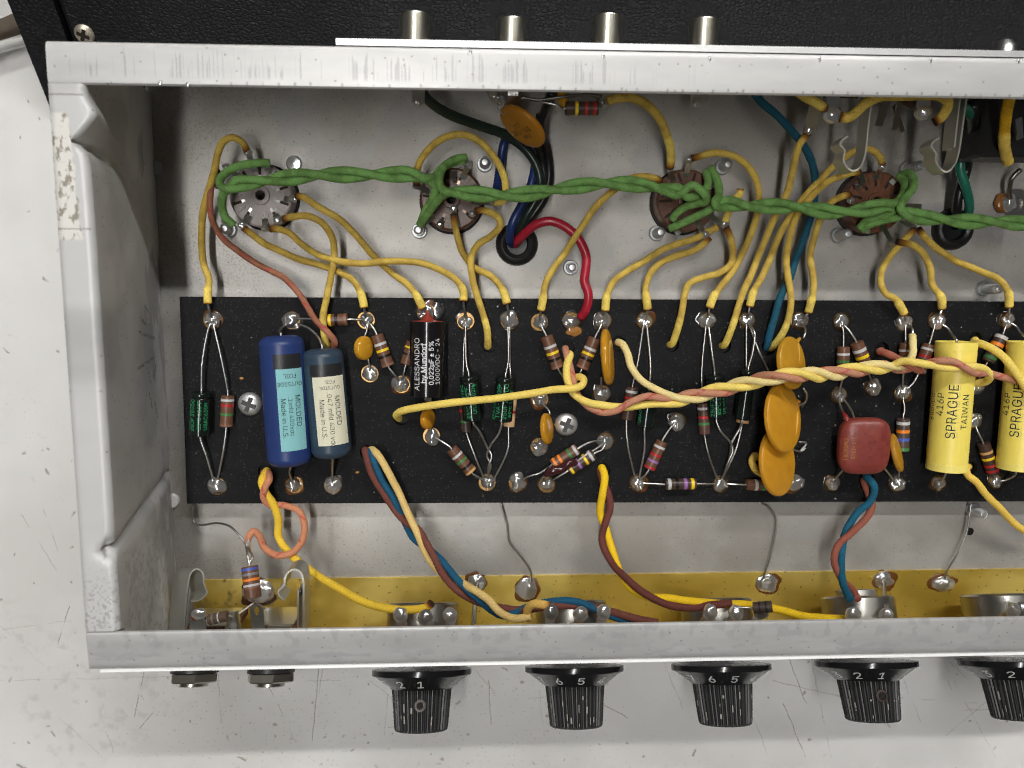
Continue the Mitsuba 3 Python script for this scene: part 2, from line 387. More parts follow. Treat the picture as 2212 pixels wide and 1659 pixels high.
def cloth_mesh(path, r, col, end=None, swell=0.0, burn=(0, 0), tracer=None, dirt=0.4, seed=0, braid=0.028, tip=7.0, kink=1.0):
    """Cloth-braid sleeve: path in mm. end: colour of the last TIP mm where the sleeve is pushed back and fatter by swell."""
    P = spline(path, 0.38)
    w_ = np.clip(np.minimum(np.arange(len(P)), len(P) - 1 - np.arange(len(P))) / 12.0, 0, 1)[:, None]
    P = P + 0.42 * kink * w_ * (np.stack([meshkit.fbm(P * 0.16 + 5.1 * q + seed, 2, seed) for q in range(3)], 1) - 0.5)
    L = np.linalg.norm(np.diff(P, axis=0), axis=1).sum()

    def sc(S, A, Lt):
        k = 1 + braid * (0.75 * np.sin(5 * A + S * 4.6) + 0.35 * np.sin(5 * A - S * 4.6))
        g = np.clip((S - (Lt - tip)) / 1.2, 0, 1)
        k = k + swell * g * g * (3 - 2 * g)
        q = np.stack([S * 0.45, A * 0.0 + seed, A * 0.0], -1)
        return k * (1 + 0.07 * (meshkit.noise(q, seed) - 0.5))
    m, S, A = tube(P, r, 16, sc)
    pat = (0.75 * np.sin(5 * A + S * 4.6) + 0.35 * np.sin(5 * A - S * 4.6))
    c = np.tile(np.asarray(col, float), (len(S), 1))
    if end is not None:
        g = np.clip((S - (L - tip - 0.5)) / 1.5, 0, 1)[:, None]; c = c * (1 - g) + np.asarray(end) * g
    n1 = meshkit.fbm(np.asarray(m.vertices) * 0.42 + seed * 7.3, 4, seed)
    c = c * (0.92 + 0.13 * pat)[:, None]
    c = c * (1 - dirt * np.clip((n1 - 0.43) * 4.5, 0, 1)[:, None] * np.array([0.62, 0.70, 0.74]))
    if tracer is not None:
        ph = (S / 9.0 + A / (2 * np.pi)) % 1.0
        g = np.clip((0.075 - np.abs(ph - 0.5)) / 0.03, 0, 1) * (meshkit.noise(np.stack([S * 1.1, A, A * 0], -1), seed + 3) > 0.38)
        c = c * (1 - g[:, None] * 0.75) + np.asarray(tracer) * g[:, None] * 0.75
    for d, e in ((burn[0], S), (burn[1], L - S)):
        if d:
            w = meshkit.noise(np.asarray(m.vertices) * 0.9, seed + 9) * 0.8
            g = np.clip((d - e) / (0.55 * d) - 0.15 + 0.35 * (w - 0.4), 0, 1)[:, None]
            c = c * (1 - g) + (c * np.array([0.42, 0.24, 0.12])) * g
            h = np.clip((0.35 * d - e) / (0.3 * d), 0, 1)[:, None]; c = c * (1 - h) + np.array([0.05, 0.02, 0.01]) * h
    return m, np.clip(c, 0.003, 0.95)


def cloth_wire(name, label, path, r=1.15, col=YEL, group=None, bare=None, bare0=None, category="wire", **kw):
    key = thing(name, label, category, group)
    m, c = cloth_mesh(path, r, col, seed=_count[name] + 3 * len(name), **kw)
    part(key, "insulation", m, "cloth", c, True)
    for b in (bare, bare0):
        if b is not None: part(key, "conductor", tube(spline(b, 0.5), 0.42, 8)[0], "tin", STEEL)
    return key


def pvc_wire(name, label, path, r, col, group=None):
    key = thing(name, label, "wire", group)
    m, S, A = tube(spline(path, 0.8), r, 14)
    n1 = meshkit.fbm(np.asarray(m.vertices) * 0.5, 3, 2)[:, None]
    part(key, "insulation", m, "pvc", np.asarray(col) * (0.8 + 0.4 * n1), True)
    return key


def lead_mesh(path, r=0.37):
    return tube(spline(path, 0.6), r, 8)[0]


def blob(c, rx, ry, rz, seed, n=(0, 0, 1), rough=0.12, sub=3):
    m = trimesh.creation.icosphere(sub)
    v = np.array(m.vertices)
    k = 1 + rough * (meshkit.noise(v * 1.6 + seed * 3.1, seed) - 0.5) * 2
    v = v * k[:, None]
    v = v * np.array([rx, ry, rz])
    a = frame(n, (0, 1, 0)); M = np.stack([np.cross(a[1], a[0]), a[1], a[0]], 1)
    m.vertices = v @ M.T + np.asarray(c)
    if m.volume < 0: m.invert()
    return m


def text_flat(s, h, bold=False, depth=0.05, sub=0.45):
    m = meshkit.text_mesh(s, h, depth, bold)
    v, f = trimesh.remesh.subdivide_to_size(m.vertices, m.faces, sub, max_iter=8)
    m = trimesh.Trimesh(v, f, process=False)
    b = m.bounds; m.apply_translation((-(b[0][0] + b[1][0]) / 2, -h / 2, 0))
    return m


MODES = {"up": ((1, 0), (0, -1)), "down": ((-1, 0), (0, 1)), "over": ((0, -1), (-1, 0)), "level": ((0, 1), (1, 0))}


def text_cyl(s, h, o, axis, r, along, around, mode, bold=False):
    """Lettering bent onto a cylinder about o + axis, at ALONG mm from o and AROUND mm from its top line."""
    a, n, t = frame(axis)
    m = text_flat(s, h, bold)
    e1, e2 = MODES[mode]
    v = np.array(m.vertices)
    S, w = along + v[:, 0] * e1[0] + v[:, 1] * e2[0], around + v[:, 0] * e1[1] + v[:, 1] * e2[1]
    R, ph = r + v[:, 2], w / r
    m.vertices = np.asarray(o) + S[:, None] * a + R[:, None] * (np.cos(ph)[:, None] * n + np.sin(ph)[:, None] * t)
    return m


def patch_cyl(o, axis, r, s0, s1, w0, w1, th=0.05):
    """A thin label bent round a cylinder."""
    a, n, t = frame(axis)
    k = 16
    ph = np.linspace(w0, w1, k) / r
    rows = [np.asarray(o) + s * a + R * (np.cos(ph)[:, None] * n + np.sin(ph)[:, None] * t) for s, R in ((s0, r - 0.2), (s0, r + th), (s1, r + th), (s1, r - 0.2))]
    v = np.vstack(rows); f = []
    for i in range(4):
        for j in range(k - 1):
            p, q = i * k + j, ((i + 1) % 4) * k + j
            f += [[p, q, q + 1], [p, q + 1, p + 1]]
    for j in (0, k - 1): f += [[j, k + j, 2 * k + j], [j, 2 * k + j, 3 * k + j]]
    m = trimesh.Trimesh(v, np.array(f), process=False); trimesh.repair.fix_normals(m)
    return m


def phillips(o, n, r, h, col=(0.60, 0.60, 0.59), cross=0.62):
    """Pan head with a cross recess, as (head, recess) meshes."""
    head = lathe([(0, r * 0.98), (0.25 * h, r), (0.6 * h, r * 0.9), (0.9 * h, r * 0.66), (h, r * 0.3), (h * 1.01, 0.01)], o, n, 28)
    a, u, w = frame(n, (0.4, 1, 0.1))
    rec = []
    for d, e in ((u, w), (w, u)):
        m = trimesh.creation.box((2 * cross * r, 0.36 * r, 0.5 * h)); M = np.eye(4); M[:3, :3] = np.stack([d, np.cross(a, d), a], 1); M[:3, 3] = np.asarray(o) + a * (h * 0.80)
        m.apply_transform(M); rec.append(m)
    return head, cat(*rec)

# ------------------------------------------------------------------ the setting and the chassis
XR = 262.0                                                  # everything runs on past the right edge of the picture
TILT = math.radians(24.0)                                   # the control panel leans back
OUT = np.array([0, -math.cos(TILT), math.sin(TILT)])        # its outward normal
UPW = np.array([0, math.sin(TILT), math.cos(TILT)])         # up along it
PANEL = lambda x, z: np.array([x, -107.0 - (60.0 - z) * math.tan(TILT), z])   # a point of its outer face
struct("bench_top", box(-420, 560, -360, 420, BENCH_Z - 25, BENCH_Z), "bench_laminate", "white laminate bench top covered in dark scratches and stains")

# black cabinet that leans behind the chassis
cab = thing("black_cabinet", "black textured cabinet that leans behind the chassis at the top edge of the picture", "cabinet")
c0 = at(97, 205, -8)
_z = min(np.linspace(0, 60, 241), key=lambda z: abs(at(16, 0, z)[0] - c0[0])); c1 = at(16, 0, _z)
e1 = unit(np.array([0, c1[1] - c0[1], c1[2] - c0[2]])); e2 = np.array([1.0, 0, 0]); en = np.cross(e2, e1)
g0, g1 = at(124, 80, 30), at(92, 0, 42)


def slab(o, x0, x1, l0, l1, th):
    pts = [np.array([x, o[1], o[2]]) + e1 * l - en * t for x in (x0, x1) for l in (l0, l1) for t in (0, th)]
    m = trimesh.convex.convex_hull(np.array(pts)); return m


xg = c0[0] + 15.0
part(cab, "side_panel", slab(c0, c0[0], xg - 1.2, -7, 160, 22), "tolex", smooth=False)
part(cab, "front_panel", slab(c0, xg + 1.8, XR + 90, -7, 160, 22), "tolex", smooth=False)
part(cab, "seam", slab(c0 - en * 4, xg - 2, xg + 2.4, -7, 160, 10), "matte", (0.004, 0.004, 0.004), False)
d = R_CAM @ np.array([(183 - CX) / FOC, (73 - CY) / FOC, 1.0])
cam = np.array([0, 0, EYE])
sp = cam + d * ((c0 - cam) @ en) / (d @ en)
h, rec = phillips(sp, en, 3.1, 1.6)
sc_ = part(cab, "screw", h, "zinc", (0.55, 0.50, 0.40)); part(cab, "screw_recess", rec, "matte", (0.02, 0.015, 0.01))

# bent grey cable and brown metal bracket at the far left edge
pth = [at(-30, 112, -9), at(5, 98, -9), at(42, 87, -9), at(90, 70, -9)]
whole("grey_cable", "thick pale grey cable on the bench at the left edge beside the black cabinet", "cable", tube(spline(pth, 2), 1.5, 12)[0], "pvc", (0.60, 0.60, 0.58))
q = [at(-40, 110, -13), at(-40, 66, -6), at(46, 30, -3), at(70, 80, -13)]
m = trimesh.convex.convex_hull(np.vstack([q, np.array(q) + [0, 0, 2.2]]))
whole("metal_bracket", "brownish bent metal strip at the left edge above the grey cable", "bracket", m, "zinc", (0.22, 0.18, 0.14))

ch = thing("metal_chassis", "open pale grey metal amplifier chassis full of wired parts lying on the bench", "chassis")
fl = box(-108.4, XR, -134, 66.1, -1.2, 0)
part(ch, "floor_pan", fl, "chassis_metal", smooth=False)
# back wall with its inward lip
prof = np.array([(67.3, -1.2), (61.5, 58.2), (60.9, 59.5), (59.6, 60.0), (52.0, 60.0), (51.0, 59.8), (50.6, 59.2), (50.8, 58.5), (52.0, 58.6), (60.2, 58.6), (60.4, 58.0), (66.2, -1.2)])


def extrude_x(prof, x0, x1, n=1):
    xs = np.linspace(x0, x1, n + 1); k = len(prof)
    v = np.vstack([np.column_stack([np.full(k, x), prof]) for x in xs]); f = []
    for i in range(n):
        for j in range(k):
            p, q = i * k + j, i * k + (j + 1) % k
            f += [[p, q, q + k], [p, q + k, p + k]]
    from shapely.geometry import Polygon
    tv, tf = trimesh.creation.triangulate_polygon(Polygon(prof), engine="earcut")
    idx = [int(np.argmin(((prof - t) ** 2).sum(1))) for t in tv]
    tf = np.array([[idx[a] for a in t] for t in tf])
    f = np.vstack([np.array(f), tf, tf[:, ::-1] + n * k])
    m = trimesh.Trimesh(v, f, process=False); trimesh.repair.fix_normals(m); return m


part(ch, "back_wall", extrude_x(prof, -108.6, XR), "rim_metal", smooth=30, label="back wall with a wide scuffed lip")
# front wall, leaning, with its inward lip
fp = [(-109.1, 55.0), (-108.75, 56.2), (-108.0, 57.1), (-106.8, 57.7), (-105.4, 58.1), (-101.0, 59.2), (-97.2, 60.0), (-96.4, 59.8), (-96.2, 59.2), (-96.8, 58.7), (-101.0, 57.9), (-105.4, 56.8), (-107.0, 56.0), (-107.8, 54.8)]
bot = -107 - 61.2 * math.tan(TILT)
fp += [(bot + 1.2, -1.2), (bot, -1.2)]
fm = extrude_x(np.array(fp), -108.6, XR)
fv = np.array(fm.vertices); fv[:, 0] -= np.where((fv[:, 0] < 0) & (fv[:, 2] > 50), (60 - fv[:, 2]) * 0.42, 0); fm.vertices = fv
part(ch, "front_wall", fm, "rim_metal", smooth=30, label="front wall with a blotchy grey lip")
# left end wall: a skin over a solid core, crumpled at both corners
ys = np.linspace(-130.5, 62.0, 190)
pr = [(-109.2, -1.2, 0), (-109.2, 57, 0)] + [(-109.2 + 1.6 * (1 - math.cos(a)), 58.4 + 1.6 * math.sin(a), 0) for a in np.linspace(0.2, math.pi / 2, 5)]
pr += [(-107.0, 60, 0), (-105, 60, 0), (-103, 60, .2), (-102, 60, .5)] + [(-101.6 + 2.0 * math.sin(a), 58.0 + 2.0 * math.cos(a), 1) for a in np.linspace(0.1, 1.45, 6)]
pr += [(-99.6 - 7.2 * k, 57.6 - 57.6 * k, 1) for k in np.linspace(0.02, 1.02, 40)]
pr = np.array(pr)
V = np.zeros((len(ys), len(pr), 3))
for i, y in enumerate(ys):
    x, z, w = pr[:, 0].copy(), pr[:, 1].copy(), pr[:, 2]
    dep = np.clip((58 - z) / 58, 0, 1)
    # front corner: a deep crease from the lip down to the floor, the metal in front of it swung inwards
    yc = -72.5 + 8.5 * dep                                  # crease line
    u = y - yc
    x += w * (-3.6 * np.exp(-np.abs(u) / 1.5) * (1 - 0.75 * dep) + 1.6 * np.clip((-u - 0.5) / 3.0, 0, 1) * (1 - dep ** 4) * dep * 1.0)
    z -= np.clip(w, 0, 1) * 3.5 * np.exp(-(u / 2.2) ** 2) * np.exp(-(dep / 0.12) ** 2)
    # back corner: pinched lip
    yb = 36.5 - 9 * dep
    u = y - yb
    x += w * (-4.5 * np.exp(-np.abs(u) / 2.0) * np.exp(-(dep / 0.35) ** 2) + 1.5 * np.clip((u - 1.5) / 5.0, 0, 1) * dep * (1 - dep ** 3))
    x += w * 2.2 * np.exp(-((u - 7) / 3.0) ** 2) * np.exp(-(dep / 0.2) ** 2)
    x += w * 0.5 * (meshkit.fbm(np.stack([0 * z, 0 * z + y * 0.06, z * 0.06], -1), 3, 3) - 0.5)
    z = np.where(y < -96.2, np.minimum(z, 55.5 if y > -103 else min(53.0, 60 - (-107 - y) / math.tan(TILT) - 4.0)), z)
    if y > 50.8: z = np.minimum(z, 58.2 if y < 59.5 else 57 - (y - 59.5) * 10)
    V[i] = np.stack([x, np.full(len(pr), y), z], 1)
k = len(pr); f = []
for i in range(len(ys) - 1):
    for j in range(k - 1):
        p = i * k + j; f += [[p, p + 1, p + k + 1], [p, p + k + 1, p + k]]
m = trimesh.Trimesh(V.reshape(-1, 3), np.array(f), process=False)
if m.face_normals[:, 2].sum() < 0: m.invert()
core = box(-108.6, -107.4, -106, 58.7, -1.2, 50)
part(ch, "end_wall", m, "side_metal", smooth=40, label="left end wall with crumpled corners and a strip of dried glue")
part(ch, "end_wall_core", core, "matte", (0.2, 0.2, 0.2), False)
# brass earth plate on the floor in front, its turned-up back edge
bp = box(-101, XR, -131.5, -104.4, 0.05, 0.75)
part(ch, "earth_plate", bp, "brass_sheet", smooth=False, label="shiny brass earth plate along the control panel")
# pale face plate outside the control panel, name plate on the back
o = PANEL(0, 0)
pts = [PANEL(x, z) + OUT * t for x in (-107.5, XR) for z in (2, 55.6) for t in (0.1, 1.1)]
part(ch, "face_plate", trimesh.convex.convex_hull(np.array(pts)), "satin", (0.80, 0.80, 0.79), False)
xb = at(727, 85, 57)[0]
lean = lambda z: 61.7 + (58.2 - z) * 0.0977
part(ch, "back_plate", trimesh.convex.convex_hull(np.array([(x, lean(z) + t, z) for x in (xb, XR) for z in (8, 58.2) for t in (0.05, 1.7)])), "zinc", (0.78, 0.78, 0.78), False)
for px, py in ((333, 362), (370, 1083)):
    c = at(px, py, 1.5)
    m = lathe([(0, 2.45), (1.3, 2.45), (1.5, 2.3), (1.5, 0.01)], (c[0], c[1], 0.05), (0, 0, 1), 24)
    part(ch, "hole_view_disc", m, "matte", (0.82, 0.82, 0.82) if py > 900 else (0.36, 0.37, 0.40), 40)  # discs stand in for floor holes, painted as lit and shaded bench below
c = at(2095, 1148, 0)
part(ch, "floor_hole", lathe([(0, 1.5), (0.04, 1.5)], (c[0], c[1], 0.02), (0, 0, 1), 20), "matte", (0.006, 0.006, 0.006), False)
for px, py in ((1303, 121), (1533, 127), (1770, 128), (2010, 131), (2200, 133), (1016, 112), (345, 180), (405, 183)):      # bright nicks pressed into the back lip
    c = at(px, py, 60)
    part(ch, "lip_nick", blob((c[0], c[1], 59.95), 0.45, 0.7, 0.18, px, sub=1), "solder", (0.85, 0.85, 0.85), True)

# ------------------------------------------------------------------ the eyelet board
BZ = 8.0
B1, B2, B3, B4 = (at(*p, BZ) for p in ((388, 641), (2212, 651.5), (404, 1088), (2212, 1083)))
B2 = B1 + (B2 - B1) * 1.25; B4 = B3 + (B4 - B3) * 1.25
board = thing("eyelet_board", "long black fibre eyelet board down the middle of the chassis carrying the parts", "circuit board")
holes = [(708, 746), (1056, 745), (1225, 753), (1335, 742), (866, 902), (794, 977), (573, 1020), (1303, 1016), (1451, 744), (1564, 747), (1659, 752), (1905, 755), (2107, 733), (1637, 995), (2096, 1012), (1872, 1032)]
from shapely.geometry import Polygon, Point
poly = Polygon([p[:2] for p in (B1, B2, B4, B3)])
for hx, hy in holes:
    c = at(hx, hy, BZ); poly = poly.difference(Point(c[0], c[1]).buffer(2.6, 10))
m = trimesh.creation.extrude_polygon(poly, 2.4, engine="earcut"); m.apply_translation((0, 0, BZ - 2.4))
part(board, "top_sheet", m, "fibre_board", smooth=False)
m = trimesh.creation.extrude_polygon(Polygon([p[:2] for p in (B1, B2, B4, B3)]).buffer(-0.5), 2.4, engine="earcut"); m.apply_translation((0, 0, BZ - 5.0))
part(board, "under_sheet", m, "matte", (0.008, 0.008, 0.009), False)
for x in (-80, 0, 90, 180): part(board, "spacer", lathe([(0.02, 3), (3.1, 3)], (x, -40, 0), (0, 0, 1), 12), "matte", (0.3, 0.3, 0.3))
for px, py in ((541, 872), (1223, 916)):
    h, rec = phillips(at(px, py, BZ + .05), (0, 0, 1), 4.0, 2.3)
    k = part(board, "screw", h, "zinc", (0.70, 0.70, 0.69)); add(k + "__recess", rec, "matte", (0.07, 0.07, 0.07))
EYES = [(459, 692, 1), (630, 692, 2), (791, 692, 1), (921, 675, 3), (1006, 693, 1.6), (1100, 693, 1.2), (1165, 696, 0), (1233, 693, 2.2), (1302, 692, 1.5), (1393, 692, 1.3), (1527, 692, 1.2), (1613, 692, 1), (1728, 692, 1),
        (1817, 694, .3), (1954, 697, 1.2), (2021, 692, 1), (2175, 692, 1), (469, 1050, 1.2), (637, 1047, 1.6), (719, 1048, 1.8), (799, 807, .8), (867, 830, 1.7), (932, 941, .8), (1052, 1042, .6), (1117, 1042, 1.2),
        (1181, 1046, .8), (1164, 964, .8), (1166, 862, 1.2), (1307, 953, 1.2), (1300, 850, 1.3), (1377, 1042, 1.2), (1463, 909, 1.3), (1556, 1046, 1), (1716, 1044, 1), (1812, 853, .8), (1885, 837, .9),
        (1948, 850, .6), (1797, 1043, 1.8), (1936, 1045, 1.1), (2027, 1043, .6), (2103, 909, .8), (2150, 1038, .8), (2108, 833, .8), (1884, 1005, .6)]
for i, (px, py, fx) in enumerate(EYES):
    c = at(px, py, BZ)
    rr = 2.65 + 0.3 * math.sin(i * 2.7)
    rj = random.Random(i); jx, jy = rj.uniform(-.35, .35), rj.uniform(-.35, .35)
    lumps = [blob(c + [jx, jy, 0.1], rr * rj.uniform(.9, 1.08), rr * rj.uniform(.9, 1.1), rj.uniform(1.5, 2.3), i, rough=0.24)]
    for _ in range(rj.choice((1, 2, 2, 3))):
        an = rj.uniform(0, 6.28); q = rr * rj.uniform(.35, .7)
        lumps.append(blob(c + [jx + q * math.cos(an), jy + q * math.sin(an), rj.uniform(.5, 1.1)], rj.uniform(.8, 1.4), rj.uniform(.8, 1.4), rj.uniform(.9, 1.5), i + 7, rough=.3, sub=2))
    if rj.random() < .55:
        an = rj.uniform(0, 6.28); lumps.append(lead_mesh([c + [jx, jy, 1.4], c + [jx + 2.2 * math.cos(an), jy + 2.2 * math.sin(an), 1.9 + rj.uniform(0, .8)]], .4))
    k = part(board, "solder_joint", cat(*lumps), "solder", np.array(SOLD) * (0.85 + 0.15 * math.sin(i * 5.1)), True)
    add(k + "__eyelet", lathe([(0.0, 3.1), (0.3, 3.1), (0.45, 2.9), (0.45, 2.0)], c + [0, 0, 0.02], (0, 0, 1), 24), "tin", (0.20, 0.12, 0.05))
    if fx > .5:
        fl_ = blob(c + [0.5 * math.sin(i * 3), 0.5 * math.cos(i * 4.3), 0.05], 2.7 + .45 * fx, 2.6 + .4 * fx, 0.5, i + 50, rough=0.22)
        col = (0.012, 0.010, 0.009) if i % 3 else (0.10, 0.035, 0.008)
        add(k + "__flux", fl_, "flux", col, True)
c = at(940, 672, BZ); part(board, "scorch_mark", blob(c, 4.2, 3.2, 0.45, 77, rough=.3), "flux", (0.006, 0.006, 0.006), True)
c = at(1240, 712, BZ); part(board, "flux_drip", blob(c, 2.6, 2.0, 0.6, 78, rough=.3), "flux", (0.30, 0.13, 0.03), True)
rg = random.Random(8)
crumbs = []
for _ in range(70):
    c = at(rg.uniform(400, 2200), rg.uniform(650, 1080), BZ); crumbs.append(blob(c + [0, 0, .1], rg.uniform(.12, .4), rg.uniform(.12, .35), .14, rg.randrange(99), rough=.4, sub=1))
key = part(board, "solder_splash", cat(*crumbs), "solder", (0.75, 0.72, 0.66), True); labels[key] = {"kind": "stuff"}
crumbs = []
for px, py in ((1200, 1005), (1176, 993), (1160, 1015), (1148, 1032), (1153, 945), (1140, 937), (522, 817), (772, 1020), (1240, 980)):
    c = at(px + 60, py - 20, BZ) if px < 1190 and px > 1100 else at(px, py, BZ)
    crumbs.append(blob(c + [0, 0, .15], .7, .4, .3, px, rough=.5, sub=1))
key = part(board, "rosin_crumb", cat(*crumbs), "satin", (0.45, 0.22, 0.06), True); labels[key] = {"kind": "stuff"}

# ------------------------------------------------------------------ screws through the floor
def thread_post(px, py, h, r, label, tip=True, name="machine_screw"):
    c = at(px, py, h * 0.5)
    c = np.array([c[0], c[1], 0.0])
    key = thing(name, label, "screw", "screw ends standing on the chassis floor")
    nut = lathe([(0.02, 2.5), (0.3, 2.6), (1.3, 2.6), (1.6, 2.35), (1.6, 1.0)], c, (0, 0, 1), 24)
    part(key, "washer", nut, "zinc", (0.50, 0.51, 0.52))
    pr = [(1.5, r)]
    z = 1.6
    while z < h - 0.8:
        pr += [(z, r * 0.84), (z + 0.32, r), (z + 0.42, r)]; z += 0.75
    pr += [(h - 0.7, r * 0.9), (h - 0.1, r * 0.62), (h, r * 0.5), (h, 0.01)]
    part(key, "shaft", lathe(pr, c, (0, 0, 1), 20), "zinc", (0.66, 0.67, 0.68), 28)


for px, py, h, l in ((490, 495, 6, "small screw end standing just left below the first tube socket"), (905, 498, 6.5, "screw end at the lower left of the second tube socket under a green wire"),
                     (1047, 353, 6, "screw end at the upper right of the second tube socket inside the yellow loop"), (1234, 578, 5.5, "screw end standing alone left of the red wire above the board"),
                     (1422, 503, 7.5, "screw end at the lower left of the third tube socket"), (1566, 358, 7.5, "screw end at the upper right of the third tube socket inside the yellow loop"),
                     (1820, 507, 9, "threaded screw end at the lower left of the fourth tube socket"), (1972, 362, 10, "leaning threaded screw end at the upper right of the fourth tube socket by the clip"),
                     (2140, 624, 9.5, "threaded screw end at the right just above the board beside a yellow wire"), (2112, 1106, 7, "screw end below the right end of the board beside a bare wire")):
    thread_post(px, py, h, 1.75, l)
c = at(633, 352, 2)
key = thing("rivet", "flat shiny rivet head on the floor right above the first tube socket", "rivet")
part(key, "head", lathe([(0, 2.6), (0.9, 2.6), (1.3, 2.2), (1.45, 0.01)], (c[0], c[1], 0.03), (0, 0, 1), 28), "solder", (0.7, 0.7, 0.7))

# ------------------------------------------------------------------ jacks and plates outside the back wall
for i, (px, py, l) in enumerate(((897, 57, "leftmost of the four silver phono sockets on the back panel"), (1105, 66, "second silver phono socket from the left on the back panel"),
                                 (1312, 62, "third silver phono socket from the left on the back panel"), (1520, 68, "rightmost of the four silver phono sockets on the back panel"))):
    z = 42.0
    a, b = at(px, 32 + (0, 11, 4, 12)[i], z), at(px, 92, z)
    o = np.array([a[0], 64.9, z]); L = a[1] - 64.9
    key = thing("phono_socket", l, "socket", "phono sockets on the back panel")
    part(key, "flange", lathe([(0, 5.2), (0.8, 5.2), (1.0, 4.9), (1.0, 1)], o, (0, 1, 0), 28), "tin", (0.62, 0.58, 0.48))
    part(key, "shell", lathe([(0.9, 4.05), (L - 0.6, 4.1), (L - .2, 4.0), (L, 3.75), (L, 3.3), (L - 4, 3.2), (L - 4, 0.01)], o, (0, 1, 0), 32), "tin", (0.74, 0.70, 0.58))
    part(key, "inner_barrel", lathe([(0, 4.4), (4.6, 4.4), (5.0, 3.9), (5.0, .01)], (o[0], 62.2, z), (0, -1, 0), 24), "tin", (0.5, 0.48, 0.42))
    part(key, "insert", lathe([(L - 4, 2.9), (L - 1.2, 2.9), (L - 1.2, 1.2), (L - 4, 1.0)], o, (0, 1, 0), 20), "matte", (0.02, 0.02, 0.02))
c = at(2170, 100, 46)
whole("dome_nut", "domed silver nut at the right end of the back panel", "nut", lathe([(0, 3.4), (1.5, 3.4), (3.6, 3.0), (5.2, 1.9), (5.8, 0.01)], (c[0], 64.5, 46), (0, 1, 0), 24), "tin", (0.72, 0.71, 0.68))

# ------------------------------------------------------------------ controls on the front panel
def knob(px, py, digits, label, hole=None):
    c = at(px, py, 25.0)
    o = c.copy()
    key = thing("control_knob", label, "knob", "black skirted control knobs along the front panel")
    R = 16.5
    part(key, "skirt", lathe([(0, R - 1), (0.15, R), (1.7, R), (2.0, R - 0.25), (2.1, R - 0.9), (6.1, 10.1), (6.1, 1)], o, OUT, 72), "gloss", (0.012, 0.012, 0.013), 30)
    part(key, "grip", lathe([(5.9, 9.85), (6.5, 9.85), (18.0, 8.75), (18.7, 8.5), (19.0, 8.0), (19.1, 0.01)], o, OUT, 220, mod=lambda a, s: 1 - (0.055 if s < 18.5 else 0.02) * (0.5 + 0.5 * np.sign(np.cos(a * 44)) * np.abs(np.cos(a * 44)) ** 0.5)), "satin", (0.014, 0.014, 0.0145), 20)
    # worn pale flecks on the ridges
    a, n, t = frame(OUT)
    fl, rr = [], random.Random(int(px))
    for j in range(-16, 17):
        if rr.random() < 0.5: continue
        ph = (j * 2 * math.pi / 44)
        for _ in range(rr.choice((1, 1, 2))):
            s = rr.uniform(11, 17.3) if rr.random() < .7 else rr.uniform(7, 11); L = rr.uniform(.5, 2.6); wd = rr.uniform(.1, .28)
            r0, r1 = 9.85 - (s - 6.5) * 0.0957 + 0.015, 9.85 - (min(s + L, 18) - 6.5) * 0.0957 + 0.015
            pts = [o + a * ss + (np.cos(ph + w / 9) * n + np.sin(ph + w / 9) * t) * r for ss, r in ((s, r0), (min(s + L, 18), r1)) for w in (-wd, wd)]
            pts = pts + [p - (np.cos(ph) * n + np.sin(ph) * t) * 0.05 for p in pts]
            fl.append(trimesh.convex.convex_hull(np.array(pts)))
    if fl: k = part(key, "worn_fleck", cat(*fl), "matte", (0.30, 0.28, 0.25), False); labels[k] = {"kind": "stuff"}
    for s, ang in digits:
        m = text_flat(s, 3.5, depth=0.06, sub=0.8)
        v = np.array(m.vertices)
        sl = unit(np.array([6.1 - 2.1, 10.1 - (R - 0.9)]))     # down the cone: (along, radius)
        mid = np.array([4.15, 10.1 + (R - 0.9 - 10.1) * (6.1 - 4.15) / 4.0])
        q = mid[None] - v[:, 1:2] * sl[None] + (v[:, 2:3] + 0.02) * np.array([-sl[1], sl[0]])[None]
        ph = -math.radians(ang) + -v[:, 0] / mid[1]
        m.vertices = o + q[:, :1] * a + q[:, 1:] * (np.cos(ph)[:, None] * n + np.sin(ph)[:, None] * t)
        m.fix_normals() if m.volume < 0 else None
        part(key, "numeral", m, "matte", (0.62, 0.62, 0.60), False)
    if hole is not None:
        ph = -math.radians(hole)
        rd = np.cos(ph) * n + np.sin(ph) * t
        cc = o + a * 10.6 + rd * 9.25
        part(key, "set_screw", lathe([(0, 1.9), (0.55, 1.9), (0.6, 1.7), (0.6, 1.15), (0.1, 1.1), (0.1, 0.01)], cc, rd, 20), "satin", (0.028, 0.015, 0.012))
        part(key, "set_screw_socket", lathe([(0.1, 1.1), (0.5, 1.1), (0.5, 0.01)], cc, rd, 6), "matte", (0.004, 0.003, 0.003))


knob(912, 1444, (("2", -28), ("1", 2), ("3", -62)), "leftmost black skirted knob with 2 and 1 showing and a brown set screw on top", 1)
knob(1240, 1437, (("6", -30), ("5", 3), ("7", -63), ("4", 36)), "second black skirted knob from the left with 6 and 5 showing")
knob(1556, 1433, (("6", -31), ("5", 2), ("7", -64), ("4", 35)), "third black skirted knob from the left with 6 and 5 showing")
knob(1868, 1426, (("3", -71), ("2", -38), ("1", -5), ("4", -104)), "fourth black skirted knob from the left with 3 2 1 and a dark hole", -3)
knob(2180, 1424, (("3", -68), ("2", -35), ("4", -101), ("1", -2)), "rightmost black skirted knob cut off by the picture edge")

